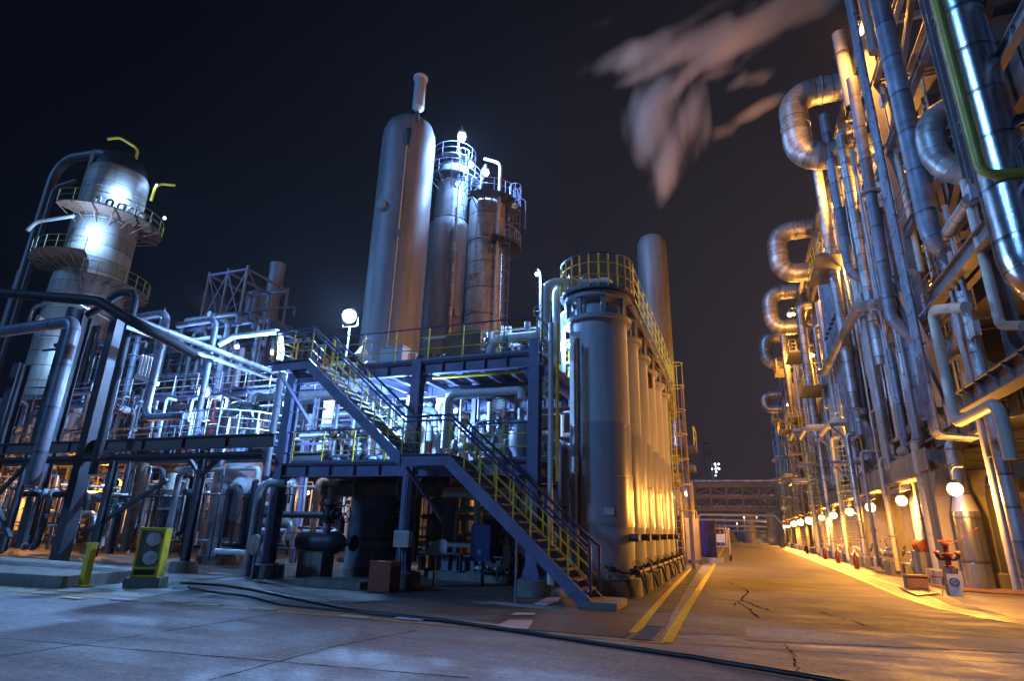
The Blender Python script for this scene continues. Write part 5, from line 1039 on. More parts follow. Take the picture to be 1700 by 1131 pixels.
m = MB(); m.box((-10.3, 14.05, .09), (2.0, .75, .18), .02); m.build('concrete_slab', 'plinth', label='low concrete slab between the two front columns of the steel platform', cat='slab')
m = MB(); m.box((-8.62+.0, 13.75, .36), (.62, .5, .68), .0); m.box((-8.62, 13.75, .71), (.66, .54, .025)); m.build('red_box', 'redbrown', label='red-brown box standing on the ground before the middle column', cat='box')
jb = SY(672, 895, 14.7)
t = thing('junction_box', (jb.x, 14.55, jb.z-.2), 'cream junction box fixed to the middle column', 'box'); m = MB(); m.box((jb.x, 14.6, jb.z), (.46, .2, .42)); m.build('case', 'white', t); m = MB(); m.box((jb.x, 14.493, jb.z), (.40, .012, .36)); m.build('door', 'beige', t)
m = MB()
for k in range(4): m.tube([(jb.x-.15+k*.09, 14.62, jb.z-.2), (jb.x-.15+k*.09, 14.7, jb.z-.9), (jb.x-.2+k*.09, 14.7, .1)], .014, .1, 6); m.tube([(jb.x-.1+k*.06, 14.72, jb.z+.2), (jb.x-.1+k*.06, 14.72, 3.0)], .012, n=6)
m.build('cables', 'black', t)
wp = SY(722, 912, 15.6); t = thing('white_panel', (wp.x, 15.6, wp.z-.2), 'bright white panel tilted behind the middle column', 'panel'); m = MB(); m.poly([(wp.x-.35, 15.6, wp.z-.2), (wp.x+.38, 15.6, wp.z-.15), (wp.x+.38, 15.6, wp.z+.2), (wp.x+.25, 15.6, wp.z+.28), (wp.x-.1, 15.6, wp.z+.2)], .03); m.build('panel', 'paper', t); m = MB(); m.bar((wp.x, 15.65, 0), (wp.x, 15.65, wp.z-.1), .05, .05); m.build('post', 'steel', t)
cx = SY(801, 902, 16.5); t = thing('control_box', (cx.x, 16.5, cx.z-.5), 'dark blue control box with a small badge under the platform', 'box'); m = MB(); m.box((cx.x, 16.5, cx.z), (.6, .35, 1.0)); m.build('case', 'navy', t); m = MB(); m.lathe((cx.x, 16.32, cx.z-.25), [(.07, 0), (.07, .01), (0, .012)], 14, (0, -1, 0)); m.build('badge', 'bluepipe', t); m = MB(); m.bar((cx.x, 16.6, 0), (cx.x, 16.6, cx.z-.4), .08, .08); m.build('post', 'steel', t)
dr = SY(421, 905, 14.2); t = thing('round_disc', (dr.x, 14.2, dr.z-.3), 'round pale yellow disc mounted left of the first column, catching orange light', 'disc')
m = MB(); m.lathe((dr.x, 14.25, dr.z), [(.30, 0), (.28, .05), (0, .12)], 28, (-.2, -1, 0)); m.build('dish', 'insul', t); m = MB(); m.bar((dr.x+.02, 14.3, dr.z), (dr.x+.02, 14.3, 0), .05, .05); m.build('post', 'steel', t)
# pipes near the first column
P = pathY(14.4, [(450,822), (428,832), (402,965)], .35)
pipe([(-13.1, 14.75, 2.75), (P[1].x, 14.4, 2.75), (P[1].x, 14.4, .05)], .12, 'pipe', 'grey pipe bending over to the ground just left of the first column', 16, .42)
pipe([(-15.9, 15.2, .66), (-14.25, 15.2, .66), (-13.9, 15.2, .9), (-13.9, 15.2, 2.6)], .09, 'white', 'pale pipe lying low left of the first column and turning up', 12, .2)
pipe([(-17.9, 15.6, 3.3), (-18.6, 15.6, 3.3), (-18.6, 15.6, .9), (-19.5, 15.6, .8)], .11, 'pipe', 'grey hooked pipe above the yellow hose cabinet', 14, .3)
pipe([(-14.6, 15.5, .3), (-14.6, 15.5, 6.6)], .12, 'pipe', 'vertical grey pipe immediately left of the first column, passing both levels', 12)
pipe([(-14.1, 15.9, 2.9), (-14.1, 15.9, 5.6), (-13.3, 15.9, 5.6)], .1, 'pipe', 'shorter grey pipe left of the first column bending right under the deck', 12, .3)
# under the first deck
pipe([(-13.3, 17.0, 2.75), (-8.9, 17.0, 2.75)], .26, 'rust', 'thick brown-grey horizontal pipe under the lower deck', 20, flg=((0, .32), (0, .7)))
t = thing('blue_tank', (-11.9, 18.2, 0), 'upright pale blue tank under the lower deck behind the handwheel valve', 'tank'); m = MB(); m.lathe((-11.9, 18.2, 0), [(.98, .25), (.98, 2.5), (.7, 2.75), (0, 2.9)], 36); m.build('shell', 'bluepipe', t); m = MB(); m.lathe((-11.9, 18.2, 0), [(1.1, 0), (1.1, .24), (0, .24)], 24); m.build('base', 'plinth', t)
t = thing('blue_tank', (-9.5, 19.2, 0), 'second pale tank farther right under the lower deck', 'tank'); m = MB(); m.lathe((-9.5, 19.2, 0), [(.75, .25), (.75, 2.5), (.5, 2.75), (0, 2.9)], 30); m.build('shell', 'bluepipe', t); m = MB(); m.lathe((-9.5, 19.2, 0), [(.85, 0), (.85, .24), (0, .24)], 24); m.build('base', 'plinth', t)
t = thing('pump', (-12.6, 16, 0), 'dark horizontal pump body with a valve and handwheel under the lower deck', 'pump'); m = MB(); m.lathe((-13.2, 15.9, 1.05), [(0, 0), (.28, .02), (.28, 1.2), (.34, 1.25), (.34, 1.4), (.22, 1.6), (.1, 1.75), (0, 1.75)], 22, (1, 0, 0)); m.build('body', 'darksteel', t)
m = MB(); m.box((-12.5, 15.9, .38), (.9, .6, .75)); m.build('stand', 'plinth', t); m = MB(); m.lathe((-11.2, 15.9, 1.05), [(.0, 0), (.24, 0), (.24, .06), (0, .06)], 18, (1, 0, 0)); m.cyl((-11.6, 15.9, 1.05), (-11.2, 15.9, 1.05), .08); m.build('coupling', 'black', t)
m = MB(); m.tube([(-12.2, 15.9, 1.3), (-12.2, 15.9, 2.7)], .11, n=12); flange(m, (-12.2, 15.9, 1.45), (0, 0, 1), .2); flange(m, (-12.2, 15.9, 2.3), (0, 0, 1), .2); m.build('riser', 'pipe', t); valve(t, (-12.2, 15.9, 1.9), (0, 0, 1), .13, (1, -.2, 0), 'darksteel')
t = thing('ribbed_skid', (-7.4, 18.2, 0), 'low ribbed steel skid under the right half of the lower deck', 'skid'); m = MB(); m.ibeam((-9.2, 18, .5), (-5.6, 18, .5), .3, .5); m.stiff((-9.2, 18, .5), (-5.6, 18, .5), .3, .5, 12); m.ibeam((-9.2, 19.6, .5), (-5.6, 19.6, .5), .3, .5); m.build('frame', 'bluepipe', t); m = MB(); m.box((-7.4, 18.8, .12), (4.2, 2.2, .24)); m.build('base', 'plinth', t)
for k in range(5):
    x = -9+k*.75; t = thing('pump_unit', (x, 18.6, .75), 'small upright pump with a flanged head standing on the ribbed skid', 'pump', 'pumps on the ribbed skid'); m = MB(); m.lathe((x, 18.6, .75), [(.14, 0), (.14, .5), (.2, .52), (.2, .6), (.12, .62), (.12, 1.1), (.17, 1.12), (.17, 1.2), (.06, 1.25), (.06, 1.9), (0, 1.9)], 14); m.build('body', random.choice(['bluepipe', 'darksteel', 'pipe']), t); valve(t, (x+.3, 18.3, 1.2), (1, 0, 0), .05, (0, -1, .2), 'pipe')
pipe([(-7.0, 17.4, .1), (-7.0, 17.4, .35), (-6.8, 17.4, .6), (-6.8, 17.4, 1.1)], .035, 'white', 'thin white curved drain tube before the ribbed skid', 8, .15)
# lower deck equipment
pipe(snap([SY(738,745,15.5), SY(747,655,15.5), SY(866,645,15.5), SY(869,662,15.5)], .35), .12, 'white', 'white pipe shaped like an inverted U in the bay behind the lower flight', 18, .3)
t = thing('flange_head', (-6.5, 16.2, 3.4), 'round bolted blind flange facing the camera in the bay behind the lower flight', 'flange'); q = SY(827, 672, 16.2)
m = MB(); m.lathe((q.x, 16.2, q.z), [(.08, .3), (.14, .05), (.23, .05), (.23, 0), (0, 0)], 26, (0, 1, 0)); bf = m.build('blind_flange', 'white', t)
for k in range(12): a = 2*PI*k/12; m = MB(); m.cyl((q.x+.19*math.cos(a), 16.17, q.z+.19*math.sin(a)), (q.x+.19*math.cos(a), 16.2, q.z+.19*math.sin(a)), .02, 6); m.build('bolt', 'black', bf)
m = MB(); m.tube([(q.x, 16.4, q.z), (q.x, 16.42, q.z-.3), (q.x, 16.42, 3.5)], .10, .1, 12); m.build('neck', 'white', t)
t = thing('filter_vessel', (-5.95, 16.4, 3.37), 'squat grey filter vessel between two valves on the lower deck by the third column', 'vessel'); m = MB(); m.lathe((-5.95, 16.3, 3.37), [(.2, 0), (.22, .3), (.34, .5), (.36, .9), (.36, 1.2), (.3, 1.3), (.1, 1.35), (.1, 1.7), (0, 1.7)], 22); m.build('body', 'pipe', t)
m = MB(); m.tube([(-8.3, 16.3, 3.95), (-5.3, 16.3, 3.95)], .14, n=14); 
for x in (-8.1, -7.3, -6.8, -6.4, -5.5): flange(m, (x, 16.3, 3.95), (1, 0, 0), .24)
m.build('feed_line', 'pipe', t); valve(t, (-7.0, 16.3, 4.1), (1, 0, 0), .11, (-.2, -.4, 1), 'pipe'); valve(t, (-6.5, 16.0, 4.6), (0, 0, 1), .07, (0, -1, .2), 'pipe')
for x, z in ((-5.7, 5.8), (-6.15, 5.6)): pipe([(x, 16.5, 5.0), (x, 16.5, z), (x+.0, 17.8, z)], .09, 'pipe', 'grey pipe rising from the filter vessel on the lower deck and bending back' if x > -6 else 'grey pipe just left of the filter vessel bending back', 12, .25)
pipe([(-8.6, 15.9, 5.4), (-8.15, 15.9, 5.4), (-8.15, 15.9, 3.9)], .10, 'white', 'short white pipe hooked over beside the middle column', 12, .2)
pipe([(-8.5, 17, 5.7), (-5.2, 17, 5.85)], .06, 'white', 'thin white pipe crossing under the upper deck', 8)
pipe([(-8.6, 15.5, 6.0), (-5.3, 15.5, 6.0)], .05, 'yellow', 'thin yellow pipe just under the upper deck beam', 8)
pipe([(-8.6, 16.6, 5.75), (-5.3, 16.6, 5.75)], .22, 'darksteel', 'thick dark pipe running just under the upper deck', 16)
rz_ = random.Random(3)
for k, (x, lab) in enumerate([(-12.6, 'first'), (-11.9, 'second'), (-11.2, 'third'), (-10.4, 'fourth'), (-9.6, 'fifth')]):
    t = thing('valve_station', (x, 16, 3.37), lab+' valve station from the left on the lower deck behind the yellow railing', 'valve'); m = MB(); m.tube([(x-.2, 16+.3*(k % 2), 3.6), (x+.45, 16+.3*(k % 2), 3.6)], .08, n=12); m.tube([(x, 16.2, 3.6), (x, 16.2, 5.5)], .07, n=10); m.build('line', 'pipe', t); valve(t, (x+.1, 16+.3*(k % 2), 3.62), (1, 0, 0), .08, (0, -.5, 1), 'darksteel'); valve(t, (x, 16.2, 4.5), (0, 0, 1), .07, (0, -1, 0), 'rust')
for x, w_, lab in [(-12.9, .30, 'white lagged column lit blue behind the first column'), (-12.2, .22, 'second lagged column behind the upper flight of stairs'), (-10.9, .26, 'third lagged column, behind the middle of the upper flight'), (-9.9, .18, 'thin lagged column left of the white lamp')]:
    m = MB(); m.lathe((x, 18.5, 3.37), [(w_, 0), (w_, 2.2), (w_*.7, 2.5), (0, 2.6)], 20); m.build('lagged_column', 'white', label=lab, cat='column')
# upper deck equipment
t = thing('air_cooler', (-11.3, 17.5, 6.38), 'white equipment housing with a red cap on the top deck behind the stair head', 'housing'); m = MB(); m.lathe((-12.9, 16.8, 6.38), [(.55, 0), (.55, .55), (.4, .75), (0, .85)], 22); m.lathe((-12.0, 17.0, 6.38), [(.35, 0), (.35, .6), (.2, .8), (0, .85)], 18); m.build('housing', 'white', t); m = MB(); m.lathe((-13.3, 16.0, 6.38), [(.14, 0), (.14, .5), (.2, .52), (.2, .75), (0, .8)], 14); m.build('red_cap', 'red', t)
m = MB(); m.box((-10.9, 16.8, 6.95), (.9, .5, 1.15)); m.box((-10.9, 16.8, 7.54), (.96, .56, .04)); m.build('cabinet', 'matt', label='grey cabinet on the upper deck left of the brown panel', cat='cabinet')
m = MB(); m.box((-7.95, 16.2, 7.1), (1.25, .12, 1.15)); m.build('brown_panel', 'rust', label='dark brown panel standing behind the railing of the upper deck', cat='panel')
m = MB(); m.tube([(-9.6, 15.6, 6.38), (-9.6, 15.6, 6.9), (-9.3, 15.6, 6.9), (-9.3, 15.6, 6.38)], .03, .06, 7); m.build('hoop', 'white', label='thin white hoop rail on the upper deck', cat='rail')
for k in range(3): t = thing('hose_reel', (-9.1+k*.35, 15.5, 6.38), 'small dark ring valve standing on the upper deck edge left of the brown panel', 'valve', 'small ring valves on the upper deck'); m = MB(); m.torus((-9.1+k*.35, 15.5, 6.62), (0, 1, .1), .14, .022, 16, 6); m.cyl((-9.1+k*.35, 15.5, 6.37), (-9.1+k*.35, 15.5, 6.62), .02, 6); m.build('ring', 'black', t)
pipe([(-6.9, 16, 6.4), (-6.9, 16, 7.25), (-5.1, 16, 7.25), (-5.1, 16, 9.0), (-3.4+.0, 16.7, 9.0)], .0+.15, 'white', 'big white pipe running from the upper deck and arching across to the first vessel', 18, .4, flg=((1, .3), (3, .4)))
pipe([(-5.0, 17.4, 6.4), (-5.0, 17.4, 8.5), (-4.0, 17.6, 8.5)], .14, 'white', 'second white pipe arching from the deck to the vessels', 16, .4)
pipe([(-5.0, 19.4, 6.4), (-5.0, 19.4, 8.4), (-4.0, 19.4, 8.4)], .14, 'white', 'third white pipe arching to the vessels, partly hidden', 16, .4)
for k in range(4):
    t = thing('deck_valve', (-7.2+k*.65, 16.5, 6.4), ['leftmost', 'second', 'third', 'rightmost'][k]+' flanged valve of four on the right end of the upper deck', 'valve'); m = MB(); x = -7.2+k*.65; m.lathe((x, 16.6, 6.4), [(.12, 0), (.12, .3), (.2, .32), (.2, .4), (.14, .45), (.18, .7), (.14, .95), (.2, 1.0), (.2, 1.08), (.1, 1.1), (.1, 1.35+.1*k), (0, 1.35+.1*k)], 16); m.build('body', 'white' if k % 2 else 'pipe', t); valve(t, (x+.1, 16.3, 7.0), (1, 0, 0), .08, (0, -1, .3), 'pipe')
m = MB(); m.wheel((-5.25, 15.9, 8.0), (.2, -1, 0), .2, .02); m.build('handwheel', 'darksteel', label='dark handwheel beside the big white arching pipe', cat='handwheel')
pipe([(-4.95, 15.2, 5.0), (-4.95, 15.2, 8.6)], .035, 'olive', 'thin mast at the corner of the upper deck', 8)
x0 = SY(915, 560, 14.9).x; pipe([(x0, 14.9, .3), (x0, 14.9, 7.2)], .075, 'white', 'white downpipe running full height just right of the third column', 12)
pipe([(x0+.17, 14.95, 2.8), (x0+.17, 14.95, 7.2)], .045, 'yellow', 'yellow conduit strapped beside the white downpipe', 8)
pipe([(x0+.5, 15.6, 6.9), (x0+.5, 15.6, .3)], .04, 'white', 'thin white pipe between the downpipe and the first vessel', 8)
q = SY(933, 760, 15.3); pipe([(q.x-.5, 16.2, q.z+.45), (q.x, 15.4, q.z+.35), (q.x, 15.4, .6)], .16, 'bluepipe', 'blue-green pipe bending down beside the first vessel', 18, .35)
pipe([(q.x+.32, 15.9, .4), (q.x+.32, 15.9, 7)], .06, 'rust', 'thin brown pipe hard against the first vessel on its left', 8)

# ------------------------------------------------------------------ tangles of process pipe
def tangle(n, keep, x0, x1, y0, y1, z0, z1, rs, mats_, label, group, seed, valves=.25, rest=None):
    q = random.Random(seed); S = []
    for k in range(n):
        x, y = q.uniform(x0, x1), q.uniform(y0, y1); za = q.uniform(z0, z0+(z1-z0)*.3); zb = q.uniform(z0+(z1-z0)*.6, z1); r = q.choice(rs); u = q.random(); dx, dy = q.uniform(-2.6, 2.6), q.uniform(-1.5, 1.5)
        if u < .4: pts = [(x, y, za), (x, y, zb)]
        elif u < .62: pts = [(x, y, za), (x, y, zb), (x+dx, y, zb), (x+dx, y, zb-q.uniform(.3, 1.5))]
        elif u < .8: pts = [(x-1.0, y, za), (x, y, za), (x, y, zb), (x, y+dy, zb)]
        else: zc = q.uniform(z0+.3, z1); pts = [(x-2, y, zc), (x+2.2, y, zc), (x+2.2, y, zc-.6)]
        if u < .4 and q.random() < .3: pts = [(x, y+dy, zb), (x, y, zb), (x, y, za)]
        vv = ((0, .45, (q.choice([-1, 1])*.3, -1, .2)),) if q.random() < valves and r < .16 else ()
        ff = ((0, .2), (0, .75)) if q.random() < .3 else ()
        S.append((y-r*12, pts, r, q.choice(mats_), ff, vv))
    S.sort(key=lambda e: e[0]); R_ = Rest(sorted(set(mats_)))
    for k, (_, pts, r, mm, ff, vv) in enumerate(S):
        if k < keep: pipe(pts, r, mm, label, 10, r*2.2, group=group, flg=ff, parts=vv)
        else: R_.add(pts, r, mm, r*2.2)
    if len(S) > keep: R_.done(rest or 'mass of thinner pipes behind the separate ones of the '+group)
G1 = ['silver', 'pipe', 'white', 'rust', 'beige', 'darksteel', 'darksteel', 'black']
tangle(330, 40, -38, -15, 16.3, 24, .2, 3.7, [.025, .03, .035, .04, .05, .06, .07, .09, .12, .18], G1, 'pipe in the orange-lit tangle beneath the left pipe rack', 'pipes beneath the left rack', 21)
tangle(200, 24, -36, -14, 18.5, 27, 4.4, 7.6, [.04, .05, .07, .1, .14], ['bluepipe', 'pipe', 'darksteel', 'black', 'white', 'darksteel'], 'pipe in the blue-lit tangle above the left pipe rack', 'pipes above the left rack', 22)
tangle(200, 6, -44, -26, 24, 36, 7.2, 14.5, [.07, .09, .12, .18], ['pipe', 'bluepipe', 'darksteel', 'black', 'darksteel'], 'pipe high in the dark plant behind the left rack', 'high pipes behind the left rack', 23, valves=0)
tangle(60, 12, -13, -5.6, 17.5, 20.2, .2, 2.9, [.04, .06, .09, .13], ['bluepipe', 'pipe', 'rust', 'darksteel', 'white'], 'pipe in the dark space beneath the lower platform deck', 'pipes beneath the lower deck', 24)
tangle(70, 14, -13, -5.6, 16.6, 20.2, 3.4, 5.8, [.04, .06, .09, .13], ['bluepipe', 'pipe', 'white', 'silver'], 'pipe among the equipment on the lower platform deck', 'pipes on the lower deck', 25)
tangle(36, 10, -8.5, -5.2, 16.8, 20.2, 6.4, 8.2, [.04, .06, .09, .12], ['white', 'pipe', 'silver'], 'pale pipe among the valves on the right end of the upper deck', 'pipes on the upper deck', 26)
tangle(18, 4, -5.6, -4.6, 19.5, 30, .2, 7.5, [.05, .08, .12], ['pipe', 'bluepipe', 'rust', 'white'], 'pipe in the gap behind the row of silver vessels', 'pipes behind the vessels', 27)
tangle(110, 5, -60, -36, 20, 28, .2, 9, [.1, .16, .25, .35], G1, 'pipe in the plant at the far left edge', 'pipes at the far left', 28)
# secondary frames in the tangle
q_ = random.Random(9)
for k, (xa, xb, y, zz_, lab) in enumerate([(-36, -14, 21, [4.3, 7.4], 'dark steel frame carrying the blue-lit pipes behind the rack'), (-44, -27, 27, [7.2, 10.5, 13.8], 'higher dark steel frame farther back on the left'), (-60, -36, 24, [4.5, 9], 'steel frame at the far left behind the leaning posts')]):
    t = thing('support_frame', ((xa+xb)/2, y, 0), lab, 'frame'); n = int((xb-xa)/3.6)
    for yy in (y, y+4):
        for i in range(n+1):
            x = xa+(xb-xa)*i/n; m = MB(); m.ibeam((x, yy, 0), (x, yy, zz_[-1]), .22, .22, up=(0, 1, 0)); m.build('upright', 'darksteel' if k == 1 else 'steel', t)
        for z in zz_: m = MB(); m.ibeam((xa, yy-.15, z), (xb, yy-.15, z), .15, .26); m.build('beam', 'steel', t)
    for z in zz_:
        m = MB(); m.box(((xa+xb)/2, y+2, z+.2), (xb-xa, 3.2, .03)); m.build('grating', 'plate', t)
# handrails of the left plant
rail([(-35, 18.3, 4.45), (-14.4, 18.3, 4.45)], 'long steel handrail just above the brown beam on the left', h=1.0, post=1.4, top='bluepipe', side='bluepipe')
rail([(-34, 20.7, 7.6), (-17, 20.7, 7.6)], 'steel handrail of the higher blue-lit walkway on the left', h=1.0, post=1.5, top='bluepipe', side='white')
rail([(-44, 26.7, 10.7), (-27, 26.7, 10.7)], 'dim handrail on the far dark frame', h=1.0, post=2.0, top='steel', side='steel')
rail([(-19.0, 15.6, 4.4), (-17.0, 15.4, 4.4), (-16.0, 16.2, 4.4), (-15.6, 17.6, 4.4)], 'curved pale handrail around the gleaming elbow duct', h=1.0, post=.8, top='white', side='white')
rail([(-16.2, 17.5, 6.6), (-13.3, 17.5, 6.3)], 'small handrail left of the top stair landing', h=1.0, post=1.3, top='bluepipe', side='white')
t = thing('side_walkway', (-15, 18, 6.3), 'narrow walkway left of the top stair landing where the diagonal pipe ends', 'walkway'); m = MB(); m.ibeam((-17.5, 17.45, 6.25), (-13.6, 17.45, 6.25), .15, .25); m.box((-15.5, 18.3, 6.4), (4, 1.6, .03)); m.build('deck', 'plate', t)
for k in range(16):
    x, y = q_.uniform(-40, -16), q_.uniform(21, 26); z = q_.choice([.2, 4.6, 4.6]); t = thing('process_vessel', (x, y, z), 'small upright vessel with a domed top in the left plant', 'vessel', 'small vessels in the left plant'); r = q_.uniform(.22, .5); h_ = q_.uniform(1.4, 2.8); m = MB(); m.lathe((x, y, z), [(r, 0), (r, h_), (r*.75, h_+r*.3), (0, h_+r*.45)], 20); m.build('shell', q_.choice(['matt', 'bluepipe', 'white', 'insul']), t); m = MB(); m.cyl((x, y, z+h_), (x, y, z+h_+r+.3), .07); m.build('nozzle', 'pipe', t)

# ------------------------------------------------------------------ lamps of the left plant
flood(SY(580, 525, 19.5), 4500, 'largest blue-white floodlight glaring above the upper deck', 'b', .30, shade=False, pole=6.4, aim=(.3, -1, -.2))
flood(SY(685, 665, 15.6), 700, 'bright blue-white lamp under the upper deck by the middle column', 'b', .19, arm=(0, .3, .4), aim=(.2, -.3, -1))
flood(SY(338, 652, 19), 1100, 'blue-white lamp above the red valve on the left', 'b', .24, pole=4.4, aim=(.2, -.7, -.3))
flood(SY(475, 672, 16), 350, 'small lamp with a bell shade left of the first column', 'b', .12, arm=(-.5, .1, .2), aim=(-.2, -.3, -1))
flood(SY(272, 525, 22), 700, 'blue-white lamp behind the hooked pipe at upper left', 'b', .17, arm=(-.5, .3, .3), aim=(.4, .4, -1))
flood(SY(453, 586, 19), 250, 'small blue-white lamp on the side walkway by the stair head', 'b', .11, arm=(.3, .3, -.5), aim=(-.2, -.4, -.3))
flood((-5.6, 16.6, 9.6), 420, 'slim mast lamp above the big white arching pipe', 'b', .07, pole=6.4, aim=(.1, .3, -1))
flood((-4.75, 17.5, 7.3), 160, 'tiny lamp among the white pipes between deck and vessels', 'b', .07)
flood((-10.6, 18, 5.7), 450, 'lamp hidden behind the upper flight of stairs on the lower deck', 'b', .1, aim=(-.3, -.2, -1))
flood((-20.5, 20.5, 3.4), 300, 'blue-white lamp low behind the upright silver drum', 'b', .1, aim=(.2, -.8, -.2))
flood((-24.5, 22.5, 10.5), 400, 'blue-white lamp over the row of standpipes', 'b', .12, aim=(0, -.5, -1))
for i, (x, y, z, pw) in enumerate([(-33, 19.5, 3.0, 650), (-28.0, 19.5, 3.0, 600), (-23.3, 20, 2.9, 420), (-38.5, 22, 3.2, 700), (-18.2, 22, 2.9, 120), (-44, 24, 3.6, 700), (-7.5, 24, 2.8, 120)]):
    flood((x, y, z), pw, 'orange lamp hidden among the pipes beneath the left rack', 'o', .1, arm=(.2, .3, .2), aim=(0, -.4, -1), group='orange lamps beneath the left rack', name='sodium_lamp')
p = Vector((-13.6, 18.6, 8.1)); t = thing('gooseneck_lamp', tuple(p), 'unlit bell-shaded gooseneck lamp at the stair head', 'lamp'); m = MB(); m.tube([p+Vector((.45, 0, -1.7)), p+Vector((.45, 0, .6)), p+Vector((0, 0, .6)), p+Vector((0, 0, .25))], .025, .25, 8); m.build('arm', 'steel', t); m = MB(); m.lathe(p, [(.28, -.05), (.18, .1), (.05, .28)], 16); m.build('lamp_shade', 'matt', t)
m = MB(); m.lathe((-24.9, 45, 0), [(.5, 0), (.4, 19), (0, 19)], 12); m.build('chimney', 'tower', label='thin dim chimney just left of the largest tower', cat='chimney')
# ------------------------------------------------------------------ steam
def steam(name, label, box0, box1, lobes, dens, colr, nscale=(1, 1, 1), group=None, rot=0.0, ero=1.0, warp=.3):
    b = MB(); c = (Vector(box0)+Vector(box1))/2; d = Vector(box1)-Vector(box0); b.box(c, d)
    m = bpy.data.materials.new(name); m.use_nodes = True; nt = m.node_tree; nt.nodes.clear(); L = nt.links.new
    out = N(nt, 'ShaderNodeOutputMaterial'); pv = N(nt, 'ShaderNodeVolumePrincipled'); pv.inputs['Color'].default_value = (*colr, 1); pv.inputs['Anisotropy'].default_value = 0.0
    geo = N(nt, 'ShaderNodeNewGeometry'); acc = None
    nm = N(nt, 'ShaderNodeMapping', vector_type='TEXTURE'); nm.inputs['Rotation'].default_value = (0, rot, 0); nm.inputs['Scale'].default_value = nscale
    n1 = N(nt, 'ShaderNodeTexNoise'); n1.inputs['Scale'].default_value = 1.0; n1.inputs['Detail'].default_value = 3.5; n1.inputs['Roughness'].default_value = .55; L(geo.outputs['Position'], nm.inputs[0]); L(nm.outputs[0], n1.inputs[0])
    wm = N(nt, 'ShaderNodeMapping', vector_type='TEXTURE'); wm.inputs['Rotation'].default_value = (0, rot, 0); wm.inputs['Scale'].default_value = (nscale[0]*.55, 30, nscale[2]*2.2); L(geo.outputs['Position'], wm.inputs[0])
    wn = N(nt, 'ShaderNodeTexNoise'); wn.inputs['Scale'].default_value = 1.0; wn.inputs['Detail'].default_value = 4; L(wm.outputs[0], wn.inputs[0])
    ws = N(nt, 'ShaderNodeVectorMath', operation='MULTIPLY_ADD'); L(wn.outputs['Color'], ws.inputs[0]); ws.inputs[1].default_value = (warp, 0, warp*.7); ws.inputs[2].default_value = (-warp/2, 0, -warp*.35)
    wa = N(nt, 'ShaderNodeVectorMath', operation='ADD'); L(geo.outputs['Position'], wa.inputs[0]); L(ws.outputs[0], wa.inputs[1])
    for p, q, ra, w_ in lobes:
        p, q = Vector(p), Vector(q); ax = q-p; ang = math.atan2(ax.z, ax.x)
        mp = N(nt, 'ShaderNodeMapping', vector_type='TEXTURE'); mp.inputs['Location'].default_value = (p+q)/2; mp.inputs['Rotation'].default_value = (0, -ang, 0); mp.inputs['Scale'].default_value = (ax.length/2, 5.0 if ra > .95 and YP < 100 and dens < .4 else ra, ra)
        L(wa.outputs[0], mp.inputs[0]); ln = N(nt, 'ShaderNodeVectorMath', operation='LENGTH'); L(mp.outputs[0], ln.inputs[0])
        r = N(nt, 'ShaderNodeMapRange', interpolation_type='SMOOTHSTEP'); r.inputs[1].default_value = 1.0; r.inputs[2].default_value = 0.0; r.inputs[3].default_value = 0; r.inputs[4].default_value = w_; L(ln.outputs['Value'], r.inputs[0])
        if acc is None: acc = r.outputs[0]
        else: a = N(nt, 'ShaderNodeMath', operation='ADD'); L(acc, a.inputs[0]); L(r.outputs[0], a.inputs[1]); acc = a.outputs[0]
    nr = N(nt, 'ShaderNodeMapRange'); nr.inputs[1].default_value = 0.25; nr.inputs[2].default_value = 0.75; nr.inputs[3].default_value = ero; nr.inputs[4].default_value = 0.0; nr.clamp = False; L(n1.outputs[0], nr.inputs[0])
    mu = N(nt, 'ShaderNodeMath', operation='SUBTRACT', use_clamp=True); L(acc, mu.inputs[0]); L(nr.outputs[0], mu.inputs[1]); nk = N(nt, 'ShaderNodeMapRange'); nk.inputs[1].default_value = .38; nk.inputs[2].default_value = .64; nk.inputs[3].default_value = 0.02; nk.inputs[4].default_value = 2.4; L(n1.outputs[0], nk.inputs[0]); m3 = N(nt, 'ShaderNodeMath', operation='MULTIPLY'); L(mu.outputs[0], m3.inputs[0]); L(nk.outputs[0], m3.inputs[1]); mu = m3
    m2 = N(nt, 'ShaderNodeMath', operation='MULTIPLY'); L(mu.outputs[0], m2.inputs[0]); m2.inputs[1].default_value = dens
    L(m2.outputs[0], pv.inputs['Density']); L(pv.outputs[0], out.inputs['Volume'])
    return b.build(name, m, label=label, cat='steam', group=group, kind='stuff')
YP = 34.0
def s(px, py): return SY(px, py, YP)
def plume(lab, LB, dens, nsc, rot, ero):
    xs_ = [p.x for l in LB for p in l[:2]]; zs_ = [p.z for l in LB for p in l[:2]]
    steam('steam_plume', lab, (min(xs_)-3, YP-4.5, min(zs_)-3), (max(xs_)+4, YP+4.5, max(zs_)+5), LB, dens, (.98, .82, .70), nsc, rot=rot, ero=ero, warp=7.0)  # warm scatter colour puts part of the orange lamplight into the steam
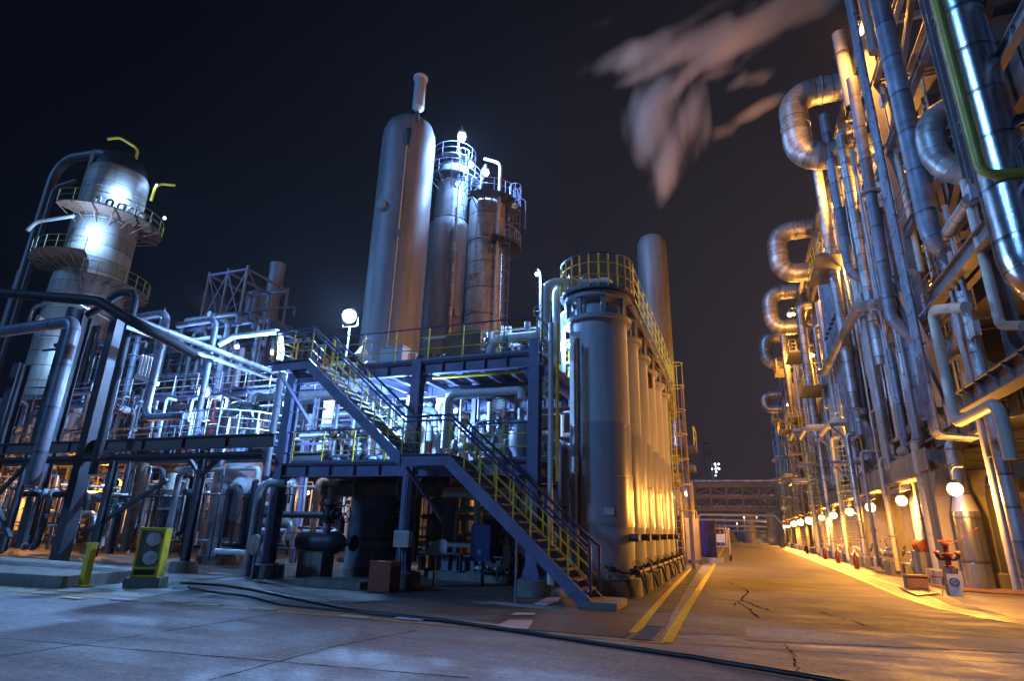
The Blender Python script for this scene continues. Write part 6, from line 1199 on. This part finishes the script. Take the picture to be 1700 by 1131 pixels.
plume('wide band of orange-lit steam drawn across the sky from the top of the right structure',
  [(s(a, b), s(c, d), r, w_) for a, b, c, d, r, w_ in [(1500, -70, 1180, 75, 2.3, 1.3), (1430, -20, 1110, 105, 2.0, 1.2), (1340, 40, 1090, 135, 1.6, .8), (1260, 30, 990, 115, 1.8, .8), (1170, 55, 940, 130, 1.9, .8), (1130, 95, 970, 150, 1.3, .7), (1210, 90, 1060, 190, 1.3, .6), (1310, 85, 1160, 160, 1.0, .6), (1060, 30, 920, 75, 1.3, .35), (1350, -20, 1050, 55, 1.3, .35), (1360, 130, 1210, 205, 1.2, .75), (1270, 185, 1150, 250, 1.0, .45)]], .45, (11, 30, .8), -.45, .45)
YP = 43.6
plume('streaked lower tail of the steam hanging below the wide band, tapering downward', [(s(a, b), s(c, d), r, w_) for a, b, c, d, r, w_ in [(1170, 90, 1025, 270, 2.3, .8), (1120, 130, 1045, 300, 1.8, .8), (1175, 165, 1080, 345, 1.7, .9), (1125, 200, 1062, 350, 1.5, .9), (1205, 120, 1110, 260, 1.2, .5)]], .38, (10, 30, .8), -1.05, .42)
e0 = Vector((3.4, 88, .9))
steam('steam_cloud', 'low puff of steam lit yellow at the far end of the road', (-4, 82, .1), (8, 96, 4), [((-1, 89, 1.0), (5.5, 89, .9), 1.3, 1.0), ((1.5, 89, 1.4), (4.5, 89, 1.2), 1.5, .8)], .55, (1, .9, .75), (1.2, 1.2, .8))
steam('steam_cloud', 'wisp of steam rising from the drain near the dark tilted plate', (3.6, 23.4, .02), (5.6, 27, 1.1), [((3.9, 25.2, .2), (5.4, 25.2, .25), .42, 1.0)], .5, (1, .9, .75), (.5, .5, .4))
YP = 120.0
steam('steam_cloud', 'pale steam cloud glowing behind the lattice frame on the left', tuple(s(300, 560)+Vector((0, -9, 0))), tuple(s(400, 430)+Vector((12, 9, 0))), [(s(325, 545), s(385, 470), 16, 1.0), (s(345, 540), s(375, 500), 14, 1.0)], .02, (.9, .75, .7), (9, 9, 7))
# ------------------------------------------------------------------ thin haze, added for a glow round the lamps
b = MB(); b.box((0, 190, 31.5), (530, 510, 65.0)); hz = b.build('haze', 'black', label='thin haze added in the air of the plant for a glow round lamps', cat='haze', kind='stuff')
m = bpy.data.materials.new('haze'); m.use_nodes = True; nt = m.node_tree; nt.nodes.clear(); o_ = N(nt, 'ShaderNodeOutputMaterial'); v = N(nt, 'ShaderNodeVolumePrincipled')
v.inputs['Density'].default_value = .00015; v.inputs['Anisotropy'].default_value = .5; v.inputs['Color'].default_value = (.96, .98, 1, 1)
nt.links.new(v.outputs[0], o_.inputs['Volume']); hz.data.materials.clear(); hz.data.materials.append(m)
